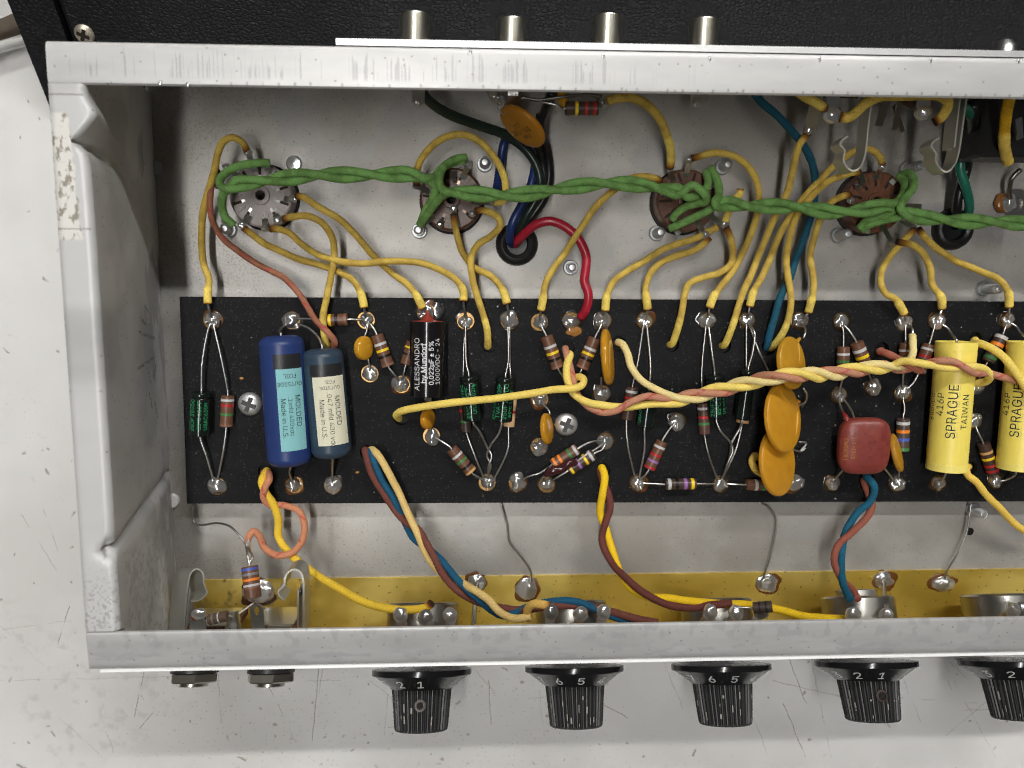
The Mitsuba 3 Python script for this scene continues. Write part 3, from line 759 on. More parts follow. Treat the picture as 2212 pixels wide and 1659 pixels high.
for px, l in ((420, "left hexagonal jack nut on the front panel"), (585, "right hexagonal jack nut on the front panel")):
    c = at(px, 1461, 25)
    key = thing("jack_nut", l, "nut", "jack nuts on the front panel")
    part(key, "ring", lathe([(-3.5, 7.6), (-1.2, 7.6), (-1.0, 7.0)], c, OUT, 32), "satin", (0.03, 0.03, 0.03))
    m = lathe([(-1.2, 7.4), (-0.8, 7.9), (1.5, 7.9), (1.9, 7.3), (1.9, 4.2), (-1.2, 4.2)], c, OUT, 6, up=(0.33, 0, 1))
    part(key, "hexagon", m, "tin", (0.55, 0.52, 0.44), False)
    part(key, "barrel", lathe([(0, 4.6), (3.0, 4.6), (3.2, 4.2), (3.2, 3.2), (-1, 3.2)], c, OUT, 24), "tin", (0.5, 0.48, 0.42))


def pot(px, label, lugs, yv=1322):
    zc = 25.0
    x = at(px, 1452, zc)[0]
    w = PANEL(x, zc) - OUT * 1.1
    key = thing("potentiometer", label, "potentiometer", "round potentiometers behind the front panel")
    part(key, "can", lathe([(8.2, 12.0), (15.4, 12.0), (16.0, 11.6), (16.2, 10.8), (16.2, 0.01)], w, -OUT, 48), "tin", (0.50, 0.485, 0.45), 30)
    part(key, "wafer", lathe([(0.3, 6), (0.3, 11.2), (8.1, 11.2), (8.1, 9)], w, -OUT, 36), "matte", (0.16, 0.09, 0.045))
    a, n, t = frame(OUT)
    for lx, ly, dull in lugs:
        p1 = at(lx, ly, 39.5); p0 = w - OUT * 7.0 + UPW * 10.5; p0 = np.array([p1[0], p0[1], p0[2]])
        d = unit(p1 - p0); s = np.array([1.0, 0, 0]); nn = unit(np.cross(s, d))
        pts = [p + s * q * wd + nn * th for p, wd in ((p0, 1.5), (p1 - d * 0.6, 1.5)) for q in (-1, 1) for th in (-.25, .25)]
        k = part(key, "lug", trimesh.convex.convex_hull(np.array(pts)), "tin", TINC, False)
        add(k + "__solder", blob(p1, 2.3, 2.5, 1.9, int(lx), rough=.14), "solder", np.array(SOLD) * (0.55 if dull else 0.95), True)
    return key, w


pot(913, "leftmost potentiometer can with three soldered lugs under a yellow wire", ((865, 1328, 0), (919, 1334, 1), (972, 1330, 0)))
pot(1236, "second potentiometer from the left with cream and blue wires round it", ((1191, 1321, 1), (1254, 1327, 0), (1304, 1322, 0)))
pot(1553, "third potentiometer from the left with a small resistor across its lugs", ((1534, 1322, 0), (1590, 1324, 0), (1645, 1322, 1)))
k4, w4 = pot(1862, "fourth potentiometer from the left with a braid soldered on its back", ((1843, 1327, 0), (1914, 1330, 0)))
part(k4, "rear_boss", lathe([(16.2, 6.5), (18.0, 6.5), (18.4, 6.0), (18.4, .01)], w4, -OUT, 28), "zinc", (0.5, 0.49, 0.45))
pot(2172, "rightmost potentiometer half cut off by the picture edge", ((2188, 1318, 0), (2208, 1316, 1)))

# ------------------------------------------------------------------ tube sockets
def strap(p0, p1, w, th, up=(0, 0, 1)):
    d = unit(np.asarray(p1) - p0); s = unit(np.cross(d, up)); n = np.cross(s, d)
    pts = [p + s * a * w / 2 + n * b * th / 2 for p in (np.asarray(p0), np.asarray(p1)) for a in (-1, 1) for b in (-1, 1)]
    return trimesh.convex.convex_hull(np.array(pts))


def tube_socket(px, py, label, col, lugs, digits=(), start=0.0, wet=False):
    zt = 8.0
    c = at(px, py, zt); o = np.array([c[0], c[1], 0.0])
    key = thing("tube_socket", label, "tube socket", "tube sockets along the heater wires")
    up = (math.sin(start), math.cos(start), 0)
    part(key, "base_ring", lathe([(0.02, 11.0), (1.2, 11.0), (1.4, 10.7), (1.4, 9)], o, (0, 0, 1), 48), "matte", (0.02, 0.018, 0.017))
    mat = "satin"
    body = lathe([(1.2, 10.3), (7.2, 10.3), (7.7, 10.1), (8.0, 9.6), (8.0, 3.2), (8.0, 3.1), (8.7, 2.95), (8.8, 2.6), (8.8, 1.75), (8.6, 1.55), (3.5, 1.45), (3.5, .01)], o, (0, 0, 1), 64)
    part(key, "body", body, mat, col, 30)
    part(key, "pin_hole", lathe([(3.55, 1.4), (3.6, .01)], o, (0, 0, 1), 20), "matte", (0.004, 0.004, 0.004), False)
    for i in range(9):
        a = start + (i + 0.5) * 2 * math.pi / 10
        d = np.array([math.sin(a), -math.cos(a), 0])
        part(key, "rib", strap(o + d * 6.2 + [0, 0, 8.15], o + d * 9.5 + [0, 0, 8.15], 0.65, 0.6), mat, np.array(col) * 0.9, False)
        a2 = a + math.pi / 10; e = np.array([math.sin(a2), -math.cos(a2), 0])
        part(key, "slot", strap(o + e * 6.6 + [0, 0, 8.0], o + e * 9.4 + [0, 0, 8.0], 0.9, 0.12), "matte", (0.03, 0.018, 0.014), False)
        part(key, "contact", strap(o + e * 5.2 + [0, 0, 8.05], o + e * 6.5 + [0, 0, 8.15], 0.9, 0.35), "tin", np.array(TINC) * .8 if col[0] > .2 else (0.16, 0.12, 0.10), False)
    for s, lx, ly, rot in digits:
        q = at(lx, ly, zt + .05)
        m = text_flat(s, 1.7, depth=0.12, sub=2); M = trimesh.transformations.rotation_matrix(math.radians(rot), (0, 0, 1)); m.apply_translation((0, 0, 0)); m.apply_transform(M); m.apply_translation(q)
        part(key, "molded_digit", m, mat, np.array(col) * 1.6, False)
    for lx, ly, lz, sold in lugs:
        tip = at(lx, ly, lz); d = tip - (o + [0, 0, 8]); d[2] = 0; d = unit(d)
        root = o + d * 7.6 + [0, 0, 8.1]
        mid = root + d * 1.6 + [0, 0, 0.8]
        m = cat(strap(root, mid, 2.0, 0.35), strap(mid - d * .2, tip, 1.8, 0.35))
        k = part(key, "lug", m, "tin", np.array(TINC) * (0.9 if sold > 0 else 0.75), False)
        if sold: add(k + "__solder", blob(tip, 1.25 * abs(sold), 1.15 * abs(sold), 1.0 * abs(sold), int(lx), rough=.25), "solder", np.array(SOLD) * (0.85 if sold > 0 else 0.4), True)
    return key


PHEN2 = (0.088, 0.034, 0.016)
tube_socket(563, 422, "leftmost tube socket of dusty grey brown phenolic with molded numbers", (0.30, 0.26, 0.25),
            ((536, 330, 12, 1), (488, 360, 11.5, .9), (470, 402, 11, -.8), (522, 486, 11.5, 1), (572, 494, 11, 1), (600, 476, 11.5, 1.1), (633, 430, 11.5, 1), (578, 360, 10.5, -.8)),
            (("6", 598, 431, -85), ("7", 592, 454, -52), ("8", 569, 464, -5), ("9", 544, 461, 22), ("3", 516, 448, 55), ("5", 593, 404, -100)))
tube_socket(975, 430, "second tube socket from the left, dark brown and sticky with flux", PHEN2,
            ((900, 402, 11.5, -1), (1012, 356, 12, 1.3), (978, 388, 13, 0), (980, 452, 11.5, 1), (1062, 437, 12, 1.2), (1020, 462, 11, .9), (950, 485, 11, -.9), (912, 487, 10, -.7)),
            (("7", 958, 462, 0),), .2, True)
tube_socket(1484, 433, "third tube socket from the left, reddish brown with green wires folded over it", (0.12, 0.052, 0.030),
            ((1447, 366, 12.5, .8), (1490, 344, 13, 1), (1565, 484, 12, 1.3), (1524, 506, 12, 1.2), (1464, 503, 10.5, .8), (1541, 398, 11, .7), (1430, 415, 10.5, -.6)),
            (("5", 1449, 455, 10),), .35, True)
tube_socket(1893, 436, "rightmost tube socket, reddish brown below the hanging clip", (0.125, 0.050, 0.026),
            ((1905, 360, 12.5, 1), (1856, 372, 10.5, -.8), (1838, 432, 11.5, 1), (1990, 447, 13, 0), (1925, 522, 12, -1), (1942, 384, 11, .8), (1975, 492, 12, .8), (1875, 500, 10, .6), (1850, 398, 10, -.5)),
            (), .1, True)

# ------------------------------------------------------------------ rubber grommets and their wires
for px, py, l in ((1117, 527, "black rubber grommet where the red and blue wires leave the floor"), (2065, 494, "black rubber grommet at the right where the green wire leaves the floor")):
    c = at(px, py, 3)
    key = thing("grommet", l, "grommet")
    part(key, "ring", lathe([(0.02, 7.2), (1.0, 7.3), (2.4, 6.9), (3.2, 6.0), (3.4, 5.0), (2.9, 3.9), (1.4, 3.5), (0.6, 3.5), (0.5, 0.01)], (c[0], c[1], 0), (0, 0, 1), 40), "satin", (0.012, 0.012, 0.013))
DKGRN, BLK, NAVY, RED = (0.012, 0.022, 0.017), (0.008, 0.008, 0.009), (0.012, 0.028, 0.115), (0.33, 0.012, 0.028)
pvc_wire("green_black_wire", "very dark green wire from a back lug curving down into the left grommet", W([(911, 196, 34), (918, 208, 34), (935, 225, 31), (971, 247, 26), (1037, 272, 19), (1091, 291, 15), (1131, 318, 13), (1157, 353, 12), (1167, 393, 11), (1158, 430, 9.5), (1137, 467, 8), (1122, 500, 5), (1118, 515, 0)]), 1.55, DKGRN)
pvc_wire("black_wire", "black wire hanging from the back wall into the left grommet", W([(1194, 195, 38), (1186, 220, 34), (1172, 258, 24), (1172, 290, 17), (1182, 327, 11), (1186, 383, 8), (1174, 430, 7), (1142, 475, 6), (1122, 504, 4), (1119, 516, 0)]), 1.6, BLK)
pvc_wire("black_wire", "black wire beside the dark green one running up behind the orange disc", W([(1168, 250, 22), (1160, 300, 15), (1170, 345, 10), (1176, 395, 8), (1165, 432, 6), (1130, 482, 5), (1119, 512, 0)]), 1.5, (0.010, 0.011, 0.011))
pvc_wire("blue_wire", "navy blue wire rising from the left grommet behind the dark green wire", W([(1106, 528, 0), (1101, 515, 6), (1107, 483, 9), (1127, 443, 9), (1147, 400, 9), (1156, 350, 8), (1150, 312, 8), (1140, 290, 9), (1120, 280, 10), (1108, 270, 14)]), 1.5, NAVY)
pvc_wire("blue_wire", "navy blue wire bending down left of the grommet bundle to the second tube socket", W([(1110, 262, 16), (1100, 284, 9), (1088, 312, 6), (1081, 355, 6), (1074, 403, 8), (1068, 432, 11)]), 1.45, NAVY)
pvc_wire("red_wire", "thick red wire from the left grommet down to the board", W([(1113, 527, 1), (1119, 519, 5), (1137, 501, 8), (1160, 484, 10), (1190, 478, 11), (1221, 490, 11), (1250, 517, 11), (1266, 553, 11), (1265, 583, 12), (1262, 608, 12.5), (1271, 636, 13), (1266, 668, 12), (1254, 686, 10.2)]), 1.5, RED)
pvc_wire("green_wire", "teal green wire at the right from the back wall down into the right grommet", W([(2042, 236, 36), (2070, 232, 36), (2090, 238, 33), (2101, 258, 26), (2098, 283, 19), (2080, 325, 14), (2074, 362, 13), (2086, 405, 12), (2094, 445, 9), (2085, 480, 4), (2075, 492, 0)]), 1.5, (0.012, 0.13, 0.085))
pvc_wire("black_wire", "black wire at the right beside the teal green wire", W([(2100, 225, 34), (2103, 265, 26), (2096, 310, 15), (2088, 367, 9), (2072, 417, 9), (2066, 455, 7), (2062, 490, 0)]), 1.5, BLK)

# ------------------------------------------------------------------ green twisted heater pairs
def twist(centre, n, rad, pitch, phase, z=None):
    C = spline(W(centre), 0.6)
    s = np.concatenate([[0], np.cumsum(np.linalg.norm(np.diff(C, axis=0), axis=1))])
    tg = np.gradient(C, axis=0); tg /= np.linalg.norm(tg, axis=1, keepdims=True)
    N = np.cross(np.cross(tg, [0, 0, 1.0]), tg); N /= np.linalg.norm(N, axis=1, keepdims=True); B = np.cross(tg, N)
    out = []
    for i in range(n):
        ph = phase + 2 * np.pi * i / n + 2 * np.pi * s / pitch
        out.append((C + rad * (np.cos(ph)[:, None] * N + np.sin(ph)[:, None] * B))[::4])
    return out


HZ = 21.0


def heater(centre, phase, heads, tails, names, pitch=33):
    a = twist([(x, y, HZ) for x, y in centre], 2, 1.29, pitch, phase)
    for i in range(2):
        path = np.vstack([W(heads[i])] * bool(heads[i]) + [a[i]] + [W(tails[i])] * bool(tails[i]))
        cloth_wire("green_wire", names[i], path, 1.27, GRN, group="green twisted heater wires", burn=(0, 0), dirt=0.5, braid=0.07)


heater([(512, 398), (570, 390), (640, 382), (700, 377), (760, 378), (830, 377), (885, 377), (918, 386)], 1.6,
       ([(583, 352, 12.5), (550, 353, 14), (510, 360, 16), (484, 376, 18), (475, 394, 20), (484, 407, 21)], [(505, 486, 12), (488, 470, 13.5), (479, 445, 15.5), (482, 420, 18), (494, 407, 20)]),
       ([(936, 382, 19), (952, 366, 16), (975, 353, 13.5), (1002, 346, 12.5)], [(936, 398, 20), (939, 416, 18), (926, 442, 15), (914, 468, 12), (908, 484, 10.5)]),
       ("green braided wire from the leftmost socket whose end loops over the top of that socket", "green braided wire from the leftmost socket whose end hangs down the socket's left side"))
heater([(978, 414), (1015, 418), (1060, 421), (1110, 421), (1180, 413), (1250, 402), (1320, 396), (1380, 400), (1430, 408), (1465, 414)], 0.3,
       ([(1006, 340, 13), (984, 344, 15), (963, 357, 18), (950, 380, 22), (951, 402, 23.5), (964, 413, 23)], [(907, 485, 11), (921, 466, 14), (938, 443, 17), (954, 424, 19), (966, 418, 20)]),
       ([(1495, 401, 22.5), (1510, 408, 23), (1525, 424, 22), (1524, 435, 20), (1505, 440, 17), (1482, 447, 14.5), (1461, 462, 12.5), (1452, 475, 11)], [(1483, 425, 20), (1500, 424, 19), (1519, 415, 17), (1529, 396, 14.5), (1525, 371, 12)]),
       ("green braided wire curling round the second socket's left side and folding back under the third", "green braided wire between the second and third sockets ending upright at the third socket's top"))
heater([(1573, 440), (1620, 446), (1680, 446), (1740, 450), (1800, 459), (1850, 456), (1900, 446), (1925, 443)], 2.0,
       ([(1535, 362, 12), (1545, 380, 14), (1553, 405, 17), (1551, 425, 20), (1545, 437, 23), (1550, 448, 23)], [(1446, 494, 11), (1471, 484, 13), (1504, 468, 15.5), (1532, 454, 18), (1552, 440, 20), (1564, 433, 21)]),
       ([(1938, 436, 20), (1951, 418, 17), (1954, 395, 14), (1942, 378, 12)], [(1930, 455, 19), (1905, 468, 16), (1875, 474, 13.5), (1856, 493, 11)]),
       ("green braided wire with its bend standing at the upper right of the third socket", "green braided wire from the third socket's lower left to the underside of the fourth"))
heater([(1960, 462), (1995, 470), (2040, 476), (2090, 478), (2150, 480), (2240, 483)], 0.8,
       ([(1944, 379, 12), (1962, 374, 14), (1974, 388, 16.5), (1970, 410, 19), (1952, 432, 21.5), (1946, 450, 22.5)], [(1862, 498, 11), (1878, 486, 13), (1912, 476, 16), (1940, 469, 18.5)]),
       ([], []), ("green braided wire looping over the fourth socket's upper right and leaving to the right", "green braided wire from below the fourth socket leaving at the right edge"))

# ------------------------------------------------------------------ yellow cloth wires above the board
def bare_to(pts, x, y):
    p = W([pts[-1]])[0]; q = at(x, y, 9.4)
    return [p + (p - q) * 0.15, (p + q) / 2 + [0, 0, .5], q]


def yellow(label, pts, eye=None, hole=False, start=1, r=1.12, col=YELD, end=YELB, name="yellow_wire", **kw):
    path = W(pts)
    kw.setdefault("burn", (3.2 if start else 0, 0.9 if eye else 0))
    if hole: path = path + [path[-1] + [0, -0.6, -3.0]]
    return cloth_wire(name, label, path, r, col, end=end, swell=0.22 if eye else 0.05, tip=6.0 if eye else 14.0, bare=bare_to(pts, *eye) if eye else None, **kw)


yellow("yellow wire looping over the top left of the leftmost socket and down the left side", [(534, 327, 12), (524, 308, 13.5), (503, 297, 15), (484, 305, 15.5), (470, 333, 15), (463, 368, 14), (453, 405, 12), (440, 450, 10), (436, 510, 9), (440, 570, 9), (451, 603, 10), (448, 632, 11), (449, 657, 11)], (459, 690))
yellow("pinkish red flecked wire from the leftmost socket to a hole beside a yellow wire", [(470, 366, 11), (462, 380, 12), (454, 417, 12), (456, 467, 11), (480, 513, 9), (520, 547, 8), (560, 573, 8), (617, 603, 9), (650, 640, 11), (664, 663, 13), (680, 690, 14), (708, 718, 13), (723, 738, 10), (722, 748, 8)], hole=True, col=srgb(164, 108, 84), end=srgb(188, 126, 100), r=1.0, tracer=(0.42, 0.03, 0.04), name="pink_wire")
yellow("yellow wire from the right of the leftmost socket slanting to the black film capacitor", [(641, 423, 12), (655, 426, 13), (687, 447, 14), (733, 473, 13), (762, 500, 12), (784, 527, 11), (807, 553, 10), (847, 590, 9), (880, 614, 10), (900, 638, 11.5), (914, 667, 11)], (921, 677))
yellow("yellow wire curving from the leftmost socket's lower right into the hole above the cream label", [(612, 473, 12), (635, 468, 13), (667, 467, 14), (700, 485, 14), (719, 518, 13), (722, 555, 12), (715, 597, 11), (706, 638, 12.5), (697, 686, 13.5), (700, 722, 12), (706, 744, 8.5)], hole=True)
yellow("yellow wire running level from the leftmost socket to the left electrolytic's eyelet", [(584, 495, 11.5), (600, 494, 12), (622, 502, 12), (650, 527, 11), (676, 545, 11), (720, 561, 12), (780, 570, 12.5), (837, 564, 13), (880, 565, 12), (918, 571, 11), (960, 588, 10), (987, 606, 10), (1001, 632, 11), (1001, 652, 11.5)], (1006, 690))
yellow("yellow wire slanting from the leftmost socket's bottom to the eyelet above the small orange capacitor", [(526, 492, 11), (540, 503, 11), (570, 525, 9.5), (600, 540, 9), (640, 558, 8.5), (690, 572, 8.5), (735, 588, 9), (766, 610, 10), (782, 640, 11), (787, 666, 11)], (791, 690))
yellow("yellow wire arching over the top of the second socket to a lug on its right", [(900, 400, 12), (901, 366, 14), (917, 333, 16), (954, 300, 17), (997, 290, 17.5), (1037, 307, 17), (1072, 345, 16.5), (1089, 385, 16), (1092, 415, 14), (1086, 434, 12.5), (1066, 437, 12)])
yellow("yellow wire dropping straight from the bottom of the second socket to the right electrolytic's eyelet", [(980, 462, 12), (982, 485, 11.5), (990, 517, 10), (999, 545, 9.5), (1025, 578, 9), (1061, 597, 9.5), (1085, 624, 10.5), (1096, 658, 11)], (1100, 690), burn=(5, .9))
yellow("yellow wire bulging right of the second socket then down into the hole between the electrolytics", [(1027, 456, 12), (1040, 454, 12.5), (1061, 460, 13), (1077, 472, 13), (1080, 488, 12.5), (1058, 512, 12), (1033, 528, 12), (1018, 556, 12), (1021, 603, 12), (1032, 643, 13), (1045, 682, 13), (1053, 715, 12), (1054, 746, 8.5)], hole=True, burn=(4, 0))
yellow("yellow wire from the left of the third socket slanting down past the red wire", [(1427, 391, 13), (1415, 385, 14), (1371, 383, 15), (1331, 408, 14), (1287, 447, 13), (1251, 500, 13), (1222, 545, 13), (1195, 582, 12), (1178, 614, 12), (1174, 640, 12), (1168, 671, 11)], (1165, 694))
yellow("yellow wire falling from the back wall to the top of the third socket", [(1312, 218, 38), (1330, 213, 38), (1360, 211, 37), (1391, 222, 35), (1424, 255, 29), (1442, 297, 22), (1450, 340, 15), (1447, 362, 12.5)], r=1.3, burn=(0, 4))
yellow("yellow wire arching from the third socket's top over its right side to the board", [(1494, 342, 13.5), (1510, 338, 14), (1541, 330, 15), (1584, 337, 15), (1616, 360, 14.5), (1636, 400, 13), (1639, 450, 12), (1625, 497, 11), (1605, 545, 10.5), (1580, 590, 10), (1558, 618, 10.5), (1542, 640, 11.5), (1532, 666, 11)], (1527, 690), burn=(4, .9))
yellow("short yellow wire passing under the green pair at the right of the third socket", [(1600, 408, 13), (1597, 420, 13), (1588, 428, 14), (1578, 446, 13), (1569, 470, 12.5), (1565, 483, 12)], burn=(1, 1))
yellow("yellow wire with a burnt black end at the third socket, ending in a hole", [(1568, 490, 12), (1573, 502, 12), (1580, 522, 12), (1584, 545, 11.5), (1578, 570, 11), (1556, 588, 10.5), (1518, 600, 11), (1488, 613, 11.5), (1479, 634, 13), (1473, 670, 14), (1463, 712, 12), (1452, 742, 8.5)], hole=True, burn=(5, 0))
yellow("yellow wire from the third socket's bottom to the eyelet above the upright orange disc", [(1552, 490, 12), (1530, 500, 11.5), (1506, 513, 11.5), (1465, 526, 11), (1430, 540, 10.5), (1392, 564, 10), (1354, 586, 10), (1326, 608, 10.5), (1312, 636, 11.5), (1307, 672, 11)], (1302, 690), burn=(.5, .9))
yellow("lower of the yellow wires from the third socket's bottom, bending to the black capacitor", [(1533, 513, 12), (1518, 528, 11.5), (1495, 542, 11), (1462, 552, 10.5), (1430, 567, 10), (1406, 590, 10), (1394, 622, 11), (1397, 648, 12), (1399, 668, 11)], (1393, 690))
yellow("yellow wire from the grey back lug down to the hole below the eyelet row", [(1746, 286, 27), (1738, 297, 26), (1727, 312, 25), (1714, 360, 21), (1701, 413, 17), (1675, 465, 14), (1655, 513, 12), (1640, 548, 11), (1622, 596, 11), (1606, 630, 12.5), (1590, 680, 13.5), (1579, 714, 12), (1566, 744, 8.5)], hole=True)
yellow("yellow wire passing behind the left hanging clip to the top of the fourth socket", [(1906, 355, 12.5), (1901, 340, 13.5), (1885, 325, 14), (1866, 321, 14), (1838, 332, 13.5), (1800, 360, 14), (1763, 398, 14.5), (1734, 430, 14.5), (1708, 465, 13.5), (1684, 507, 12.5), (1665, 553, 11.5), (1643, 603, 11.5), (1627, 633, 12), (1619, 662, 11)], (1613, 690), burn=(1.5, .9))
yellow("yellow wire from the fourth socket's upper left into the hole by the blue wire", [(1855, 373, 11.5), (1840, 373, 13), (1818, 380, 14), (1786, 394, 15), (1750, 428, 16), (1722, 465, 15), (1706, 515, 13.5), (1699, 555, 13), (1702, 596, 13), (1708, 636, 14), (1706, 675, 14), (1695, 712, 12), (1668, 750, 8.5)], hole=True)
yellow("yellow wire from the left of the fourth socket to the eyelet above the orange discs", [(1835, 421, 12), (1820, 424, 13), (1794, 438, 14), (1772, 473, 14), (1758, 517, 13), (1751, 556, 12), (1757, 600, 12), (1757, 630, 12.5), (1746, 676, 11)], (1730, 690))
yellow("yellow wire with a charred end at the fourth socket's bottom, ending above the yellow capacitor", [(1938, 522, 12), (1955, 526, 12), (1972, 530, 11.5), (1992, 545, 11), (2009, 578, 10.5), (2015, 617, 10.5), (2032, 642, 12), (2035, 667, 11)], (2021, 690), burn=(5, .9))
yellow("yellow wire looping left below the fourth socket to the eyelet above the pink knot", [(1976, 494, 12), (1965, 506, 12), (1948, 524, 11), (1926, 549, 10), (1907, 580, 9.5), (1903, 608, 10), (1914, 634, 11), (1935, 646, 12), (1947, 665, 11.5), (1954, 679, 11)], (1954, 694))
yellow("yellow wire slanting right below the fourth socket to the last eyelet", [(1984, 494, 12.5), (1997, 512, 12), (2021, 533, 11.5), (2060, 561, 11), (2108, 582, 11), (2155, 602, 11), (2178, 630, 12), (2180, 664, 11)], (2175, 690))
yellow("thick yellow wire hanging down in front of the black box at the right edge", [(2186, 195, 42), (2180, 214, 40), (2173, 255, 36), (2169, 300, 32), (2172, 330, 28), (2178, 350, 25)], start=0, r=1.55, col=srgb(214, 166, 34), end=YEL)
cloth_wire("teal_wire", "teal blue wire from the back wall down into the hole under the orange discs", W([(1628, 200, 36), (1642, 218, 35), (1674, 245, 31), (1714, 287, 25), (1745, 330, 19), (1760, 380, 14), (1757, 440, 11), (1740, 505, 9.5), (1721, 555, 9.5), (1704, 606, 10.5), (1686, 640, 12), (1673, 690, 12.5), (1663, 722, 11), (1656, 748, 8), (1655, 752, 4)]), 1.2, TEAL, end=srgb(36, 92, 120), dirt=.2, tip=14)

# ------------------------------------------------------------------ long twisted bundle over the board
bc = [(1452, 866, 17), (1500, 856, 17.5), (1560, 842, 18.5), (1620, 826, 21.5), (1680, 814, 27), (1735, 810, 26), (1790, 808, 22), (1850, 799, 19), (1900, 793, 18), (1925, 789, 18)]
tw = twist(bc, 3, 1.4, 24.5, 0.9)
cloth_wire("yellow_wire", "bright yellow wire lying across the black capacitors, hooked at its right end", W([(862, 904, 5), (856, 897, 10), (866, 889, 13), (900, 881, 16), (937, 875, 18), (1000, 868, 19), (1071, 860, 19), (1140, 851, 18.5), (1204, 841, 18), (1240, 838, 17), (1258, 831, 16), (1261, 820, 15), (1252, 814, 13), (1243, 816, 11)]), 1.25, srgb(244, 216, 110), dirt=.15)
cloth_wire("yellow_wire", "bright yellow strand of the three wire twist running to the right over the yellow capacitor", np.vstack([W([(1229, 764, 5), (1231, 768, 10), (1224, 790, 13), (1225, 820, 14), (1238, 849, 14.5), (1262, 866, 15), (1300, 875, 15.5), (1354, 879, 16), (1410, 872, 17)]), tw[0][1:-1], W([(1948, 781, 21), (1975, 783, 23.5), (2012, 789, 24.5), (2055, 796, 25), (2095, 791, 25), (2125, 797, 23.5), (2138, 812, 21), (2130, 824, 17), (2108, 829, 13)])]), 1.25, srgb(246, 220, 116), dirt=.15)
cloth_wire("pink_wire", "pink red flecked strand of the three wire twist from the hole by the brown resistors", np.vstack([W([(1221, 752, 5), (1222, 757, 9), (1230, 785, 12), (1238, 820, 12.5), (1247, 851, 13), (1268, 876, 14), (1300, 890, 15), (1331, 887, 16.5), (1362, 868, 18), (1400, 856, 18.5), (1435, 862, 18)]), tw[1][1:-1], W([(1940, 800, 16), (1970, 795, 17), (2000, 786, 21.5), (2030, 780, 25.5), (2060, 781, 26), (2085, 795, 26), (2105, 806, 24.5), (2135, 806, 22), (2170, 816, 21), (2225, 830, 21)])]), 1.2, PINK, dirt=.1, tracer=(0.45, 0.025, 0.05))
cloth_wire("cream_wire", "cream strand of the three wire twist from the hole beside the upright orange disc", np.vstack([W([(1334, 740, 4), (1337, 740, 9), (1346, 746, 12), (1356, 764, 14), (1364, 793, 15), (1386, 822, 16), (1420, 842, 17)]), tw[2][1:-1], W([(1945, 793, 19), (1962, 783, 18), (1971, 766, 17), (1972, 740, 15), (1971, 724, 13)])]), 1.2, CREAM, dirt=.12, bare=W([(1971, 726, 13), (1971, 712, 12), (1962, 702, 10), (1956, 698, 9)]))
cloth_wire("pink_wire", "short pink wire from a hole into the knot at the twist's right end", W([(1904, 757, 5), (1900, 760, 10), (1912, 762, 13), (1935, 773, 17), (1955, 785, 21), (1975, 796, 21), (1990, 801, 18)]), 1.2, srgb(180, 112, 90), dirt=.1, tracer=(0.42, 0.03, 0.04))
cloth_wire("yellow_wire", "yellow wire arching over the right edge beside the yellow capacitors", W([(2106, 734, 5), (2105, 741, 11), (2118, 743, 15), (2145, 755, 19), (2172, 776, 22), (2198, 810, 23.5), (2230, 862, 24)]), 1.3, YELB, dirt=.12)
cloth_wire("yellow_wire", "yellow wire leaving from under the yellow capacitor to the lower right edge", W([(2092, 1008, 5), (2086, 1012, 11), (2091, 1026, 13), (2108, 1040, 14), (2128, 1066, 14), (2160, 1098, 13), (2190, 1130, 11), (2235, 1160, 10)]), 1.25, srgb(238, 200, 92), dirt=.15)

# ------------------------------------------------------------------ wires below the board
cloth_wire("yellow_wire", "yellow wire from the lower left hole running to the leftmost potentiometer", W([(573, 1022, 4), (576, 1019, 10), (566, 1040, 13), (574, 1064, 13), (592, 1090, 12), (601, 1120, 11), (602, 1160, 10), (622, 1192, 12), (667, 1230, 18), (733, 1272, 25), (787, 1301, 30), (837, 1314, 33), (890, 1317, 35), (922, 1312, 36.5), (932, 1303, 37)]), 1.3, srgb(244, 204, 66), dirt=.12, burn=(0, 2))
cloth_wire("pink_wire", "pink red flecked wire curling in a loop at the lower left below the board", W([(568, 1022, 4), (579, 1020, 10), (583, 1034, 14), (573, 1052, 14.5), (569, 1074, 13.5), (582, 1090, 11.5), (615, 1092, 10), (646, 1104, 10), (658, 1135, 11), (652, 1170, 12.5), (630, 1194, 15), (600, 1200, 15), (572, 1184, 13), (558, 1156, 14), (547, 1148, 15), (538, 1158, 16), (534, 1172, 16)]), 1.15, srgb(204, 138, 104), dirt=.1, tracer=(0.45, 0.03, 0.04))
cloth_wire("brown_wire", "brown strand of the three wire twist at the lower left of the board", W([(790, 974, 4), (789, 974, 10), (793, 992, 13), (803, 1022, 13), (827, 1063, 12), (855, 1104, 11), (880, 1130, 12.5), (904, 1146, 15), (931, 1190, 17), (957, 1240, 22), (984, 1272, 26), (1020, 1295, 27), (1065, 1310, 29), (1131, 1318, 31), (1190, 1308, 31), (1250, 1308, 31), (1317, 1321, 33), (1371, 1336, 34), (1420, 1345, 34)]), 1.25, BROWN, dirt=.2)
cloth_wire("blue_wire", "blue cloth strand of the three wire twist at the lower left of the board", W([(800, 978, 4), (801, 975, 11), (808, 995, 14), (822, 1030, 13.5), (847, 1070, 12), (872, 1122, 10.5), (895, 1164, 10.5), (925, 1186, 13), (955, 1212, 19), (987, 1250, 25), (1024, 1287, 29), (1062, 1318, 31), (1092, 1331, 32), (1124, 1318, 31), (1171, 1303, 30), (1237, 1299, 31), (1279, 1312, 32), (1324, 1332, 33), (1370, 1348, 33)]), 1.2, BLUE, dirt=.15)
